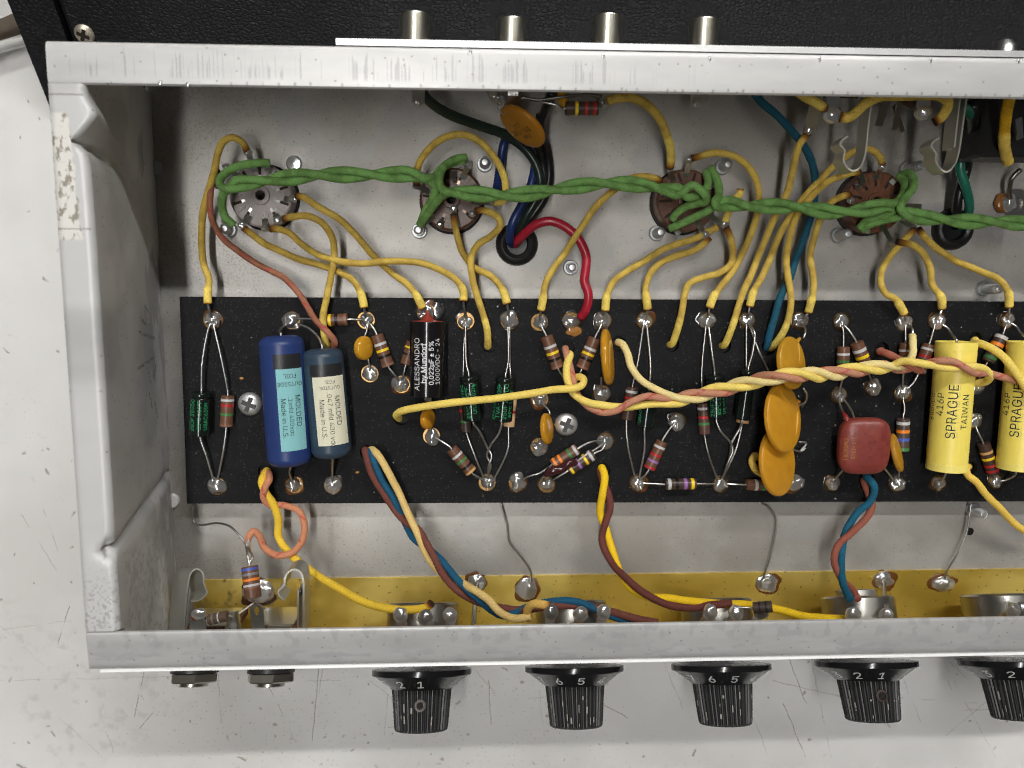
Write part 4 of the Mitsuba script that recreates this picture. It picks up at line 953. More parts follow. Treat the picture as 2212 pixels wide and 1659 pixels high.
cloth_wire("cream_wire", "cream strand of the three wire twist running to the second potentiometer", W([(797, 976, 4), (806, 972, 11), (820, 987, 15), (840, 1022, 15), (862, 1066, 14), (885, 1118, 15), (904, 1158, 16), (924, 1203, 15), (947, 1232, 17), (982, 1250, 22), (1017, 1270, 29), (1051, 1293, 33), (1079, 1322, 35), (1111, 1336, 35), (1146, 1331, 35)]), 1.25, srgb(232, 200, 128), dirt=.12)
cloth_wire("cream_wire", "short cream wire end hooked on the second potentiometer's left lug", W([(1142, 1336, 33), (1140, 1318, 35), (1152, 1306, 37), (1172, 1306, 38.5), (1188, 1311, 39)]), 1.4, srgb(228, 186, 100), dirt=.12, burn=(0, 2))
cloth_wire("yellow_wire", "yellow strand of the pair in the middle below the board running along the panel", W([(1299, 1020, 4), (1301, 1012, 11), (1306, 1030, 13), (1301, 1066, 13), (1297, 1108, 11), (1309, 1143, 11), (1324, 1193, 14), (1341, 1240, 20), (1365, 1272, 25), (1404, 1290, 29), (1450, 1294, 31), (1500, 1300, 32), (1560, 1304, 31), (1620, 1307, 31), (1680, 1317, 33), (1735, 1330, 34), (1791, 1336, 35), (1830, 1338, 35)]), 1.3, srgb(250, 206, 40), dirt=.1)
cloth_wire("brown_wire", "brown strand of the pair in the middle below the board", W([(1306, 1018, 4), (1296, 1015, 9.5), (1302, 1040, 11), (1313, 1062, 11), (1318, 1098, 12), (1309, 1126, 13), (1301, 1166, 13), (1320, 1214, 17), (1353, 1250, 24), (1397, 1285, 30), (1440, 1306, 32), (1490, 1313, 33), (1545, 1306, 33), (1580, 1303, 33)]), 1.25, srgb(110, 62, 54), dirt=.2)
cloth_wire("teal_wire", "teal blue strand of the pair hanging from under the red capacitor", W([(1872, 1030, 5), (1873, 1031, 12), (1888, 1052, 14), (1879, 1083, 13), (1851, 1108, 12), (1829, 1143, 12), (1819, 1190, 15), (1818, 1240, 22), (1825, 1272, 28), (1837, 1294, 33)]), 1.25, srgb(28, 92, 118), dirt=.15)
cloth_wire("brown_wire", "brown strand of the pair hanging from under the red capacitor", W([(1868, 1034, 5), (1866, 1040, 10), (1876, 1066, 11), (1884, 1090, 11), (1872, 1118, 13), (1841, 1149, 15), (1809, 1180, 16), (1802, 1213, 18), (1818, 1250, 23), (1840, 1273, 28), (1853, 1294, 33)]), 1.2, srgb(148, 86, 70), dirt=.2)
cloth_wire("yellow_wire", "pale yellow wire end bending into a hole left of the lowest orange disc", W([(1636, 990, 4), (1630, 985, 10), (1625, 996, 12), (1632, 1014, 12), (1648, 1026, 10)]), 1.2, srgb(232, 196, 96), dirt=.1)
for l, pts in (("thin bare wire curling from under the board's left corner to the upright resistor", [(414, 1092, 3), (415, 1108, 3), (420, 1128, 3.5), (432, 1134, 5), (470, 1130, 9), (498, 1138, 12), (518, 1158, 14), (532, 1176, 15)]),
               ("thin bare wire from under the board to the second brass solder spot", [(1082, 1088, 3), (1087, 1106, 3), (1096, 1138, 3), (1100, 1170, 3), (1128, 1206, 3), (1146, 1234, 2.5), (1149, 1256, 2)]),
               ("thin bare wire arching from under the board to the middle brass solder spot", [(1640, 1086, 3), (1655, 1092, 3), (1670, 1108, 3), (1677, 1130, 3), (1671, 1173, 3), (1661, 1213, 3), (1652, 1236, 2.5), (1650, 1250, 2)]),
               ("thin bare wire from under the board to the right brass solder spot", [(2098, 1086, 3), (2095, 1108, 3.5), (2088, 1150, 3.5), (2068, 1196, 3.5), (2046, 1232, 2.5), (2041, 1250, 2)])):
    whole("bare_wire", l, "wire", tube(spline(W(pts), .8), 0.36, 8)[0], "tin", np.array(STEEL) * .8, True)
for i, (px, py, rx, ry, l) in enumerate(((560, 1277, 5.6, 4.4, "flat solder spot on the brass behind the upright resistor"), (1030, 1258, 3.0, 3.2, "left solder spot on the brass edge with a braid hanging from it"), (1137, 1270, 3.9, 4.0, "large round solder spot on the brass in an amber flux ring"),
                                         (1657, 1260, 4.0, 3.2, "heart shaped solder spot on the middle of the brass edge"), (1908, 1252, 3.6, 3.0, "solder spot on the brass above the fourth potentiometer"), (2035, 1260, 4.2, 3.0, "rightmost solder spot on the brass edge"))):
    c = at(px, py, 0.8)
    key = thing("solder_spot", l, "solder", "solder spots on the brass plate")
    m = blob(c, rx, ry, 1.5, i + 20, rough=.26)
    part(key, "solder", m, "solder", np.array(SOLD) * .95, True)
    part(key, "flux", blob(c + [-.5 * math.cos(i), -.3, -.1], rx + .95, ry + .8, 0.45, i + 40, rough=.35), "flux", (0.13, 0.045, 0.006) if i else (0.05, 0.02, 0.01), True)
for l, pts in (("short metal braid from the left brass solder spot down behind the front lip", [(1030, 1262, 2.5), (1027, 1290, 6), (1025, 1318, 12), (1023, 1350, 18)]), ("short metal braid from a brass solder spot to the fourth potentiometer's back", [(1909, 1262, 2.5), (1910, 1284, 12), (1914, 1300, 24), (1916, 1318, 36)])):
    m, S, A = tube(spline(W(pts), .35), .75, 12, lambda S, A, L: 1 + .16 * np.sin(3 * A + S * 3.2) * np.sin(3 * A - S * 3.2))
    whole("braid_strap", l, "wire", m, "tin", np.array(STEEL) * .85, True)

# ------------------------------------------------------------------ resistors
BR, BRD = (0.135, 0.062, 0.036), (0.055, 0.034, 0.026)
BAND = {"s": (0.50, 0.50, 0.50), "y": (0.82, 0.56, 0.02), "k": (0.008, 0.007, 0.006), "r": (0.42, 0.02, 0.025), "g": (0.05, 0.19, 0.055), "o": (0.78, 0.22, 0.02), "v": (0.30, 0.14, 0.38), "b": (0.055, 0.10, 0.42), "n": (0.21, 0.10, 0.06), "t": (0.55, 0.30, 0.12), "e": (0.2, 0.2, 0.21)}
RG = "carbon resistors with colour bands"


def resistor(label, a, b, w, bands, leads=(), z=10.6, col=BR, z2=None, bw=0.085, rough="satin"):
    p, q = at(*a, z), at(*b, z if z2 is None else z2)
    r = px2mm(w, z) / 2; L = np.linalg.norm(q - p); d = (q - p) / L
    key = thing("resistor", label, "resistor", RG)
    e = 0.18
    part(key, "body", lathe([(0, r * .55), (0.02, r - e), (e, r), (L - e, r), (L - .02, r - e), (L, r * .55)], p, d, 28), rough, col)
    for f, c in bands:
        h = bw * L / 2
        part(key, "colour_band", lathe([(f * L - h, r - .05), (f * L - h + .03, r + .035), (f * L + h - .03, r + .035), (f * L + h, r - .05)], p, d, 28), "satin", BAND[c], 25)
    for ld in leads:
        end = p if ld[0] == "a" else q
        s = -d if ld[0] == "a" else d
        path = [end - s * .5, end + s * 0.9] + [at(x, y, zz) for x, y, zz in ld[1:]]
        part(key, "lead", lead_mesh(path), "tin", STEEL, True)
    return key


E9 = 9.3
resistor("brown resistor with silver, red and green bands beside the leftmost electrolytic", (492, 855), (489, 920), 27, ((.13, "s"), (.30, "r"), (.60, "g"), (.96, "n")), (("a", (480, 783, 11.5), (463, 710, 10), (460, 697, E9)), ("b", (483, 970, 11), (470, 1038, E9))))
resistor("brown resistor lying level with a yellow band at its left end, between two top eyelets", (707, 692), (750, 690), 26, ((.14, "y"), (.47, "k"), (.93, "n")), (("a", (680, 689, 10.5), (640, 688, E9)), ("b", (765, 690, 10.3), (785, 691, E9))), bw=.16)
resistor("brown resistor with silver, yellow and black bands right of the small orange capacitor", (814, 723), (839, 790), 27, ((.30, "s"), (.50, "y"), (.69, "k"), (.96, "n")), (("a", (800, 700, 10), (794, 695, E9)), ("b", (853, 810, 10.3), (862, 825, E9))))
resistor("brown resistor almost hidden behind the left edge of the black film capacitor", (891, 738), (877, 787), 26, ((.25, "y"), (.55, "k")), (("a", (900, 715, 10.3), (916, 684, E9)), ("b", (871, 812, 10.3), (868, 824, E9))))
resistor("brown resistor slanting with silver, green and black bands below the film capacitor", (975, 969), (1019, 1020), 27, ((.28, "s"), (.50, "g"), (.73, "k"), (.94, "t")), (("a", (955, 954, 10.3), (938, 944, E9)), ("b", (1032, 1030, 10.3), (1046, 1038, E9))))
resistor("dull brown resistor lying under the left electrolytic of the pair", (1001, 866), (1008, 932), 23, ((.3, "r"), (.65, "g")), (("a", (1001, 780, 11), (1004, 705, E9)), ("b", (1028, 990, 11), (1046, 1034, E9))), z=10.2, col=BRD)
resistor("tan resistor whose end shows under the right electrolytic of the pair", (1105, 856), (1099, 921), 25, ((.5, "r"),), (("a", (1102, 800, 11), (1101, 706, E9)), ("b", (1097, 970, 11), (1068, 1034, E9))), z=10.2, col=(0.62, 0.40, 0.22))
resistor("brown resistor with silver, yellow and black bands left of the wire knot", (1180, 726), (1205, 794), 28, ((.33, "s"), (.53, "y"), (.73, "k"), (.96, "n")), (("a", (1171, 708, 10.2), (1166, 698, E9)), ("b", (1215, 812, 10.2), (1225, 830, 9))))
resistor("brown resistor leaning towards the upright orange disc with silver, yellow and black bands", (1285, 730), (1257, 796), 28, ((.36, "s"), (.52, "y"), (.69, "k"), (.95, "n")), (("a", (1294, 712, 10.2), (1300, 698, E9)), ("b", (1250, 812, 10.2), (1245, 830, 9))))
resistor("dark brown resistor left of the black capacitor under the start of the twist", (1366, 836), (1354, 906), 26, ((.14, "s"), (.34, "r")), (("a", (1378, 780, 11.5), (1390, 700, E9)), ("b", (1356, 960, 11), (1372, 1034, E9))), col=(0.085, 0.045, 0.032))
resistor("brown resistor with two orange bands, a green and a silver one beside the maroon blob", (1193, 1004), (1248, 969), 25, ((.12, "o"), (.32, "o"), (.68, "g"), (.90, "s")), (("a", (1165, 1022, 11), (1145, 1028, 10.5), (1122, 1038, E9)), ("b", (1275, 955, 10.8), (1300, 951, E9))), z=11.5, bw=.1)
resistor("brown resistor with a yellow and a silver band half under the maroon blob", (1228, 1016), (1283, 980), 26, ((.10, "y"), (.40, "v"), (.66, "y"), (.87, "s")), (("a", (1205, 1030, 10.5), (1186, 1042, E9)), ("b", (1300, 972, 10.5), (1308, 957, E9))), z=11.0, col=BRD, bw=.1)
resistor("reddish resistor slanting with silver, red and violet bands above the level one", (1430, 953), (1402, 1013), 26, ((.20, "s"), (.48, "r"), (.70, "v"), (.93, "r")), (("a", (1448, 925, 10.2), (1460, 913, E9)), ("b", (1392, 1028, 10.2), (1381, 1038, E9))))
resistor("brown resistor lying level with silver, violet and yellow bands at the board's lower edge", (1436, 1046), (1503, 1045), 25, ((.13, "s"), (.37, "k"), (.64, "v"), (.87, "y")), (("a", (1415, 1045, 10.4), (1384, 1043, E9)), ("b", (1525, 1045, 10.4), (1550, 1045, E9))), col=BRD, bw=.11)
resistor("brown resistor disappearing level behind the lowest orange disc", (1611, 1047), (1668, 1048), 25, ((.36, "s"), (.64, "g"), (.85, "k")), (("a", (1590, 1046, 10.4), (1562, 1045, E9)), ("b", (1690, 1047, 10.2), (1712, 1045, E9))), bw=.12)
resistor("dark brown resistor with a green band left of the third electrolytic", (1518, 870), (1522, 937), 25, ((.17, "s"), (.45, "r"), (.66, "g")), (("a", (1516, 800, 11), (1525, 700, E9)), ("b", (1530, 980, 11), (1550, 1036, E9))), col=(0.09, 0.045, 0.034))
resistor("orange banded resistor end showing under the narrow black capacitor", (1612, 850), (1603, 914), 27, ((.93, "t"),), (("a", (1612, 780, 11), (1612, 700, E9)), ("b", (1590, 970, 11), (1560, 1036, E9))), z=10.2, col=BRD, bw=.1)
resistor("brown resistor slipping under the orange discs from the eyelet beside them", (1661, 806), (1678, 858), 24, (), (("a", (1640, 760, 11), (1618, 700, E9)),), z=10.4)
resistor("upright brown resistor with silver and green bands right of the orange discs", (1822, 749), (1820, 812), 27, ((.25, "s"), (.50, "g"), (.84, "k")), (("a", (1822, 720, 10.3), (1818, 699, E9)), ("b", (1817, 830, 10), (1813, 846, E9))))
resistor("slanting brown resistor with silver, yellow and red bands beside the upright one", (1850, 740), (1876, 806), 29, ((.24, "s"), (.45, "y"), (.70, "r"), (.9, "n")), (("a", (1836, 716, 10.3), (1820, 699, E9)), ("b", (1881, 820, 10), (1884, 830, E9))), bw=.1)
resistor("upright brown resistor half hidden behind the cream wire near the knot", (1956, 741), (1952, 800), 25, ((.27, "s"), (.52, "g")), (("a", (1956, 720, 10.2), (1955, 702, E9)), ("b", (1950, 825, 10), (1949, 845, E9))))
resistor("brown resistor slanting under the twist left of the big yellow capacitor", (2007, 744), (1984, 806), 27, ((.17, "s"), (.42, "r"), (.9, "e")), (("a", (2015, 718, 10.3), (2020, 699, E9)), ("b", (1972, 828, 10.2), (1953, 845, E9))))
resistor("dark brown resistor with silver, orange and blue bands right of the red capacitor", (1951, 904), (1949, 974), 28, ((.13, "s"), (.38, "o"), (.63, "b"), (.93, "g")), (("a", (1954, 885, 10.4), (1950, 856, E9)),), col=(0.075, 0.05, 0.04), bw=.1)
resistor("dark brown resistor with gold, yellow and two red bands between the yellow capacitors", (2124, 958), (2146, 1023), 27, ((.27, "t"), (.47, "y"), (.70, "r"), (.87, "r")), (("a", (2112, 932, 10.4), (2105, 914, E9)), ("b", (2149, 1031, 10), (2150, 1037, E9))), col=(0.05, 0.026, 0.020))
resistor("brown resistor with a green end under the arching yellow wire at the right", (2165, 724), (2133, 782), 27, ((.09, "s"), (.36, "o"), (.84, "g")), (("a", (2171, 708, 10.2), (2175, 697, E9)), ("b", (2125, 798, 10), (2111, 826, E9))), col=BRD, bw=.12)
resistor("large upright resistor with blue, grey and orange bands in front of the left jack", (539, 1223), (547, 1292), 36, ((.09, "b"), (.25, "e"), (.42, "o"), (.60, "s"), (.66, "n")), (("a", (535, 1200, 21), (532, 1182, 18)), ("a", (546, 1204, 21), (540, 1190, 19), (536, 1176, 17)), ("b", (548, 1302, 27), (535, 1312, 28), (513, 1328, 30))), z=22, z2=25)
k = list(labels)[-1]
part(k, "solder", blob(at(536, 1180, 17), .95, 2.3, 1.0, 5, rough=.3), "solder", np.array(SOLD) * .9, True)
resistor("small brown resistor lying level among the jack's lugs", (451, 1339), (493, 1330), 24, ((.25, "e"), (.55, "s")), (("a", (436, 1328, 30), (426, 1322, 30)), ("b", (502, 1328, 30), (510, 1326, 30))), z=29, col=(0.12, 0.075, 0.05))
resistor("tiny dark resistor across the third potentiometer's lugs seen end on", (1627, 1313), (1668, 1310), 26, ((.35, "k"), (.7, "k")), (("a", (1605, 1312, 40), (1585, 1312, 40)),), z=41, z2=43, col=(0.06, 0.043, 0.035))
resistor("brown resistor with a pale and two red bands hanging at the back wall", (1221, 234), (1293, 234), 28, ((.33, "y"), (.62, "r"), (.87, "r")), (("a", (1205, 228, 36), (1180, 222, 36), (1125, 212, 37)), ("b", (1300, 230, 36), (1306, 224, 37))), z=35, col=(0.06, 0.038, 0.026), bw=.1)

# ------------------------------------------------------------------ capacitors
def cyl_axis(a, b, z, z2=None):
    p, q = at(*a, z), at(*b, z if z2 is None else z2)
    return p, (q - p) / np.linalg.norm(q - p), np.linalg.norm(q - p)


def electrolytic(label, a, b, w, texts, leads, z=11.4, col=(0.006, 0.010, 0.0085), crimp=True):
    p, d, L = cyl_axis(b, a, z)                              # p at the lower end, axis up the picture
    r = px2mm(w, z) / 2
    key = thing("electrolytic_capacitor", label, "capacitor", "small black electrolytic capacitors")
    g = [(L - 2.5, r), (L - 2.0, r * .90), (L - 1.4, r)] if crimp else []
    part(key, "can", lathe([(0, r * .72), (.05, r * .86), (.35, r)] + g + [(L - .5, r), (L - .1, r * .9), (L, r * .75), (L - .15, r * .7), (L - .15, .01)], p, d, 36), "gloss", col, 50)
    for s, h, al, ar, mode in texts:
        part(key, "print", text_cyl(s, h, p, d, r + .01, al, ar, mode), "matte", (0.03, 0.30, 0.12), False)
    for ld in leads:
        e = p if ld[0] == "b" else p + d * L; s = -d if ld[0] == "b" else d
        part(key, "lead", lead_mesh([e - s * .5, e + s * 1.0] + [at(*c) for c in ld[1:]], .42), "tin", STEEL, True)
    return key


electrolytic("leftmost black electrolytic with green print standing beside a banded resistor", (435, 847), (433, 941), 43,
             (("TVA-1205", 1.25, 6.6, -3.6, "up"), ("25UF 25VDC", 1.25, 7.3, -1.75, "up"), ("85°C 185°F", 1.25, 7.4, 0.55, "up"), ("USAC630H", 1.25, 7.0, 2.6, "up")),
             (("a", (437, 783, 12), (452, 705, 10), (457, 697, E9)), ("b", (446, 985, 11), (463, 1044, E9))))
electrolytic("left black electrolytic of the pair under the long yellow wire", (1013, 812), (1022, 908), 44,
             (("25VDC", 1.3, 9.6, -3.2, "up"), ("85°C  185°F", 1.3, 6.5, -1.2, "up"), ("USA0802H", 1.3, 7.4, 1.0, "up"), ("+", 1.8, 12.2, 1.2, "up")),
             (("a", (1008, 790, 13), (1005, 705, 10)), ("b", (1035, 930, 13), (1052, 965, 11), (1062, 985, 11.5), (1056, 1005, 11.5), (1055, 1034, E9))), z=13.6)
electrolytic("right black electrolytic of the pair under the long yellow wire", (1092, 815), (1084, 910), 44,
             (("SPRAGUE", 1.3, 4.7, -3.7, "up"), ("TVA-1205", 1.5, 6.7, -1.9, "up"), ("25UF 25VDC", 1.4, 7.2, 0.5, "up"), ("85°C 185°F", 1.2, 6.5, 2.6, "up"), ("+", 1.7, 12.4, -2.2, "up")),
             (("a", (1098, 780, 13), (1097, 705, 10)), ("b", (1078, 935, 13), (1060, 962, 12), (1052, 985, 11), (1060, 1003, 11), (1052, 1034, E9))), z=13.6)
electrolytic("plain black electrolytic under the left start of the three wire twist", (1402, 842), (1393, 923), 40,
             (("USAG6", 1.2, 4.5, -3.0, "up"),), (("a", (1405, 790, 12), (1397, 700, E9)), ("b", (1392, 970, 11), (1380, 1034, E9))), z=11.6, crimp=False)
electrolytic("black electrolytic with green print below the middle of the three wire twist", (1544, 810), (1547, 902), 42,
             (("25UF 25VDC", 1.3, 6.5, -2.1, "up"), ("85°C 185°F", 1.3, 6.5, 0.1, "up"), ("USA0902H", 1.3, 6.2, 2.3, "up")),
             (("a", (1538, 760, 12), (1530, 700, E9)), ("b", (1556, 930, 12), (1577, 955, 11.5), (1583, 972, 11.5), (1572, 1000, 11.5), (1560, 1036, E9))), z=11.6)
electrolytic("narrow shiny black electrolytic left of the orange discs", (1616, 800), (1603, 905), 34, (), (("a", (1626, 760, 12.5), (1630, 720, 12), (1618, 699, E9)), ("b", (1598, 925, 12.5), (1580, 958, 12.5), (1578, 975, 10.5), (1572, 1005, 10.5), (1558, 1036, E9))), z=13.2)


def molded(label, a, b, w, labcol, print_, z, lw, body, leads):
    p, d, L = cyl_axis(b, a, z); r = px2mm(w, z) / 2
    key = thing("molded_capacitor", label, "capacitor", "big blue molded capacitors")
    prof = [(r * .42 * (1 - math.cos(t)), r * (0.42 + .58 * math.sin(t) ** .8)) for t in np.linspace(0, math.pi / 2, 9)]
    prof = [(.0, .01)] + prof + [(L / 2, r * 1.005)] + [(L - s, q) for s, q in prof[::-1]] + [(L, .01)]
    rg_ = random.Random(3)
    part(key, "body", lathe(prof, p, d, 44, mod=lambda an, s: 1 + .006 * np.sin(an * 2 + s)), "satin", body, 40)
    part(key, "label", patch_cyl(p, d, r * 1.004, L * .14, L * .76, lw[0] * r, lw[1] * r), "matte", labcol, 40)
    part(key, "black_band", patch_cyl(p, d, r * 1.004, L * .76, L * .87, (lw[0] - .08) * r, (lw[1] - .02) * r, .08), "satin", (0.02, 0.02, 0.022), 40)
    for s, h, al, ar, mode in print_: part(key, "print", text_cyl(s, h, p, d, r * 1.004 + .055, al * L, ar * r, mode), "matte", (0.015, 0.015, 0.018), False)
    for ld in leads:
        e = p if ld[0] == "b" else p + d * L; s = -d if ld[0] == "b" else d
        part(key, "lead", lead_mesh([e - s * .6, e + s * .7] + [at(*c) for c in ld[1:]], .42), "tin", STEEL, True)


molded("larger blue molded capacitor with a light blue label", (607, 725), (627, 1004), 95, (0.24, 0.52, 0.54),
       (("FOIL", 1.35, .705, .50, "over"), ("OUTSIDE", 1.35, .645, .50, "over"), ("MOLDED", 1.8, .44, .80, "down"), (".1mfd 400vdc", 1.4, .40, .46, "down"), ("Made in U.S.", 1.6, .39, .15, "down")), 15.6, (-.10, 1.12), (0.019, 0.040, 0.150),
       (("a", (602, 716, 13), (612, 706, 10.5), (622, 699, E9)), ("b", (625, 1022, 12), (634, 1043, E9))))
molded("smaller blue molded capacitor with a cream label", (696, 753), (718, 987), 86, (0.70, 0.68, 0.52),
       (("FOIL", 1.1, .71, .40, "over"), ("OUTSIDE", 1.1, .66, .40, "over"), ("MOLDED", 1.7, .45, .72, "down"), (".047 mfd 400 vdc", 1.55, .37, .33, "down"), ("Made in U.S.", 1.6, .38, -.06, "down")), 14.8, (-.46, 1.22), (0.030, 0.052, 0.082),
       (("a", (692, 738, 14), (683, 723, 12.5), (665, 708, 11), (644, 700, 9.6)), ("b", (718, 1012, 12), (718, 1043, E9))))

# black film capacitor
p, d, L = cyl_axis((924, 854), (924, 694), 14.0); r = px2mm(77, 14) / 2
key = thing("film_capacitor", "glossy black cylindrical film capacitor with white print and red ends", "capacitor")
part(key, "sleeve", lathe([(0, r - .5), (0, r - .1), (.25, r), (L - .25, r), (L, r - .1), (L, r - .5)], p, d, 56), "gloss", (0.008, 0.007, 0.0075), 30)
part(key, "resin_end", lathe([(-.15, r * .5), (.02, r - .5), (.3, r - .5), (.3, .01)], p, d, 32), "satin", (0.22, 0.03, 0.02))
part(key, "resin_end", lathe([(L - .3, .01), (L - .3, r - .5), (L - .02, r - .5), (L + .3, r * .4), (L + 2.4, .7), (L + 3.6, .45), (L + 3.6, .01)], p, d, 32), "satin", (0.26, 0.035, 0.022))
for s, h, al, ar, b_ in (("ALESSANDRO", 1.9, L * .44, -3.4, False), ("by Mundorf", 1.75, L * .46, -1.0, True), ("0,022µF ± 5%", 1.55, L * .46, 1.5, True), ("1000VDC - 24", 1.55, L * .48, 3.7, False)):
    part(key, "print", text_cyl(s, h, p, d, r + .01, al, ar, "up", b_), "matte", (0.66, 0.66, 0.68), False)
part(key, "lead", lead_mesh([p + d * (L + 2), at(923, 676, 12), at(921, 680, 9.4)], .42), "tin", STEEL, True)
part(key, "lead", lead_mesh([p + d * .5, at(923, 868, 13), at(924, 890, 11.5), at(930, 920, 10), at(932, 936, 9.4)], .42), "tin", STEEL, True)
part(key, "lead_solder", blob(at(925, 862, 12.6), 1.0, 1.6, .8, 8, rough=.3), "solder", SOLD, True)

ORG, ORGD = (0.47, 0.238, 0.016), (0.46, 0.20, 0.012)


def disc(name, label, c, R, th, normal, leads, col=ORG, up=(0, 1, 0), stretch=1.0, neck=None, group=None, ridge=(), mat="satin"):
    """Ceramic disc dipped in resin: a lens with a soft rim. Returns its key and frame."""
    key = thing(name, label, "capacitor", group)
    a, n, t = frame(normal, up)
    rings = [(-th / 2 * math.cos(q), R * math.sin(q) if False else R * (1 - (1 - math.sin(q)) ** 1.0)) for q in np.linspace(0.02, math.pi - .02, 22)]
    prof = [(-th * .5 * np.sign(math.cos(q)) * abs(math.cos(q)) ** .55 * (1 + .12 * (1 - math.sin(q))), R * math.sin(q) ** .75) for q in np.linspace(0.03, math.pi - .03, 26)]
    m = lathe(prof, (0, 0, 0), (0, 0, 1), 48, up=(0, 1, 0))
    v = np.array(m.vertices)
    v[:, 1] *= stretch
    v += 0.05 * (meshkit.fbm(v * .35 + R, 3, 4)[:, None] - .5) * np.array([1, 1, 3])
    # lathe axis z -> a, local y -> n, local x -> -t keeps it right handed
    M = np.stack([-t, n, a], 1)
    m.vertices = v @ M.T + np.asarray(c)
    col_ = np.asarray(col) * (0.88 + .24 * meshkit.fbm(np.asarray(m.vertices) * .5, 3, 7)[:, None])
    part(key, "body", m, mat, col_, True)
    for (u0, w0), (u1, w1) in ridge:
        ks = np.linspace(0, 1, 24)
        pts = [np.asarray(c) + a * (th * .5 * (1 - .35 * max(0, math.hypot(u0 + (u1 - u0) * q, w0 + (w1 - w0) * q) - .6)) - .12) + n * R * stretch * (u0 + (u1 - u0) * q) + t * R * (w0 + (w1 - w0) * q) for q in ks]
        part(key, "ridge", tube(pts, .62 * np.sin(np.linspace(.5, 3.0, 24)), 12)[0], mat, np.asarray(col), True)
    if neck is not None:
        for q in neck:
            e = np.asarray(c) + n * q[0] * R * stretch + t * q[1] * R
            f = at(*q[2]); o_ = e - (e - c) * .25
            part(key, "resin_neck", tube(spline([o_, e, e + (f - e) * .55], .4), np.linspace(th * .42, .5, len(spline([o_, e, e + (f - e) * .55], .4))), 12)[0], mat, np.asarray(col) * .95, True)
    for ld in leads:
        part(key, "lead", lead_mesh([np.asarray(c) + np.asarray(ld[0]) if len(ld[0]) == 3 and abs(ld[0][0]) < 30 and ld[0][2] < 7 and ld[0][0] != 0.5 else at(*ld[0])] + [at(*q) for q in ld[1:]], .38), "tin", STEEL, True)
    return key, (a, n, t)


# small ones on the board
disc("disc_capacitor", "small orange disc capacitor right of the cream labelled capacitor", at(786, 752, 11), px2mm(52, 11) / 2, 3.4, (.84, 0, .54), [[(787, 728, 10), (793, 710, 10), (792, 697, 9.3)], [(795, 776, 10), (798, 790, 9.6), (799, 801, 9.3)]], col=(0.55, 0.27, 0.02), mat="gloss")
disc("disc_capacitor", "small orange disc capacitor under the left end of the long yellow wire", at(924, 905, 11), px2mm(46, 11) / 2, 2.8, (.86, 0, .5), [[(922, 885, 10), (926, 872, 11)], [(928, 924, 10), (932, 936, 9.3)]], col=(0.50, 0.22, 0.015), mat="gloss")
disc("disc_capacitor", "orange disc capacitor left of the right board screw", at(1181, 926, 12), px2mm(69, 12) / 2, 2.6, (.92, .12, .36), [[(1189, 896, 11), (1184, 884, 10.5), (1172, 872, 9.6)], [(1185, 956, 10.5), (1176, 962, 10), (1168, 964, 9.4)]], col=(0.50, 0.23, 0.015), mat="gloss")
k_, fr = disc("disc_capacitor", "upright orange disc capacitor seen nearly from its edge beside a yellow banded resistor", at(1312, 771, 16), px2mm(122, 16) / 2, 3.4, (.96, .10, .26), [[(1310, 716, 14), (1309, 705, 11.5), (1304, 697, 9.4)], [(1299, 815, 13), (1299, 835, 10.5), (1300, 845, 9.4)]], col=(0.52, 0.245, 0.016), mat="gloss")
# three large discs
G3 = "three large overlapping orange discs"
disc("disc_capacitor", "uppermost of the three large overlapping orange discs", at(1709, 784, 19.5), px2mm(117, 19) / 2, 3.2, (.655, .17, .735), [[(1736, 730, 14), (1740, 716, 13), (1737, 704, 11), (1730, 697, 9.4)], [(1735, 838, 13), (1743, 852, 13), (1740, 868, 12), (1733, 874, 11.5)]], group=G3, neck=[(.72, -.55, (1736, 722, 13.5))], ridge=[((.72, -.45), (-.2, -.28))])
disc("disc_capacitor", "middle and largest of the three large overlapping orange discs", at(1691, 903, 19), px2mm(154, 19) / 2, 3.3, (.655, .17, .735), [[(1726, 876, 12), (1735, 872, 11.5), (1732, 880, 10)], [(1726, 955, 11.5), (1742, 957, 11), (1728, 975, 10.5)]], group=G3, neck=[(.42, -.86, (1737, 872, 11.5))], ridge=[((.85, .25), (.2, -.25)), ((.1, -.7), (-.6, -.4))], col=(0.53, 0.25, 0.016))
disc("disc_capacitor", "lowest of the three large overlapping orange discs", at(1679, 998, 17.5), px2mm(152, 17) / 2, 3.2, (.655, .17, .735), [[(1712, 970, 11.5), (1730, 975, 10.5), (1740, 968, 10.5)], [(1712, 1026, 11), (1716, 1036, 10), (1716, 1043, 9.3)]], group=G3, col=(0.52, 0.24, 0.015))
disc("disc_capacitor", "orange disc capacitor half hidden behind the red capacitor", at(1936, 978, 14.5), px2mm(88, 15) / 2, 2.6, (.80, .28, .53), [[(1943, 1012, 11), (1941, 1030, 10), (1938, 1040, 9.4)]], col=(0.40, 0.19, 0.014))
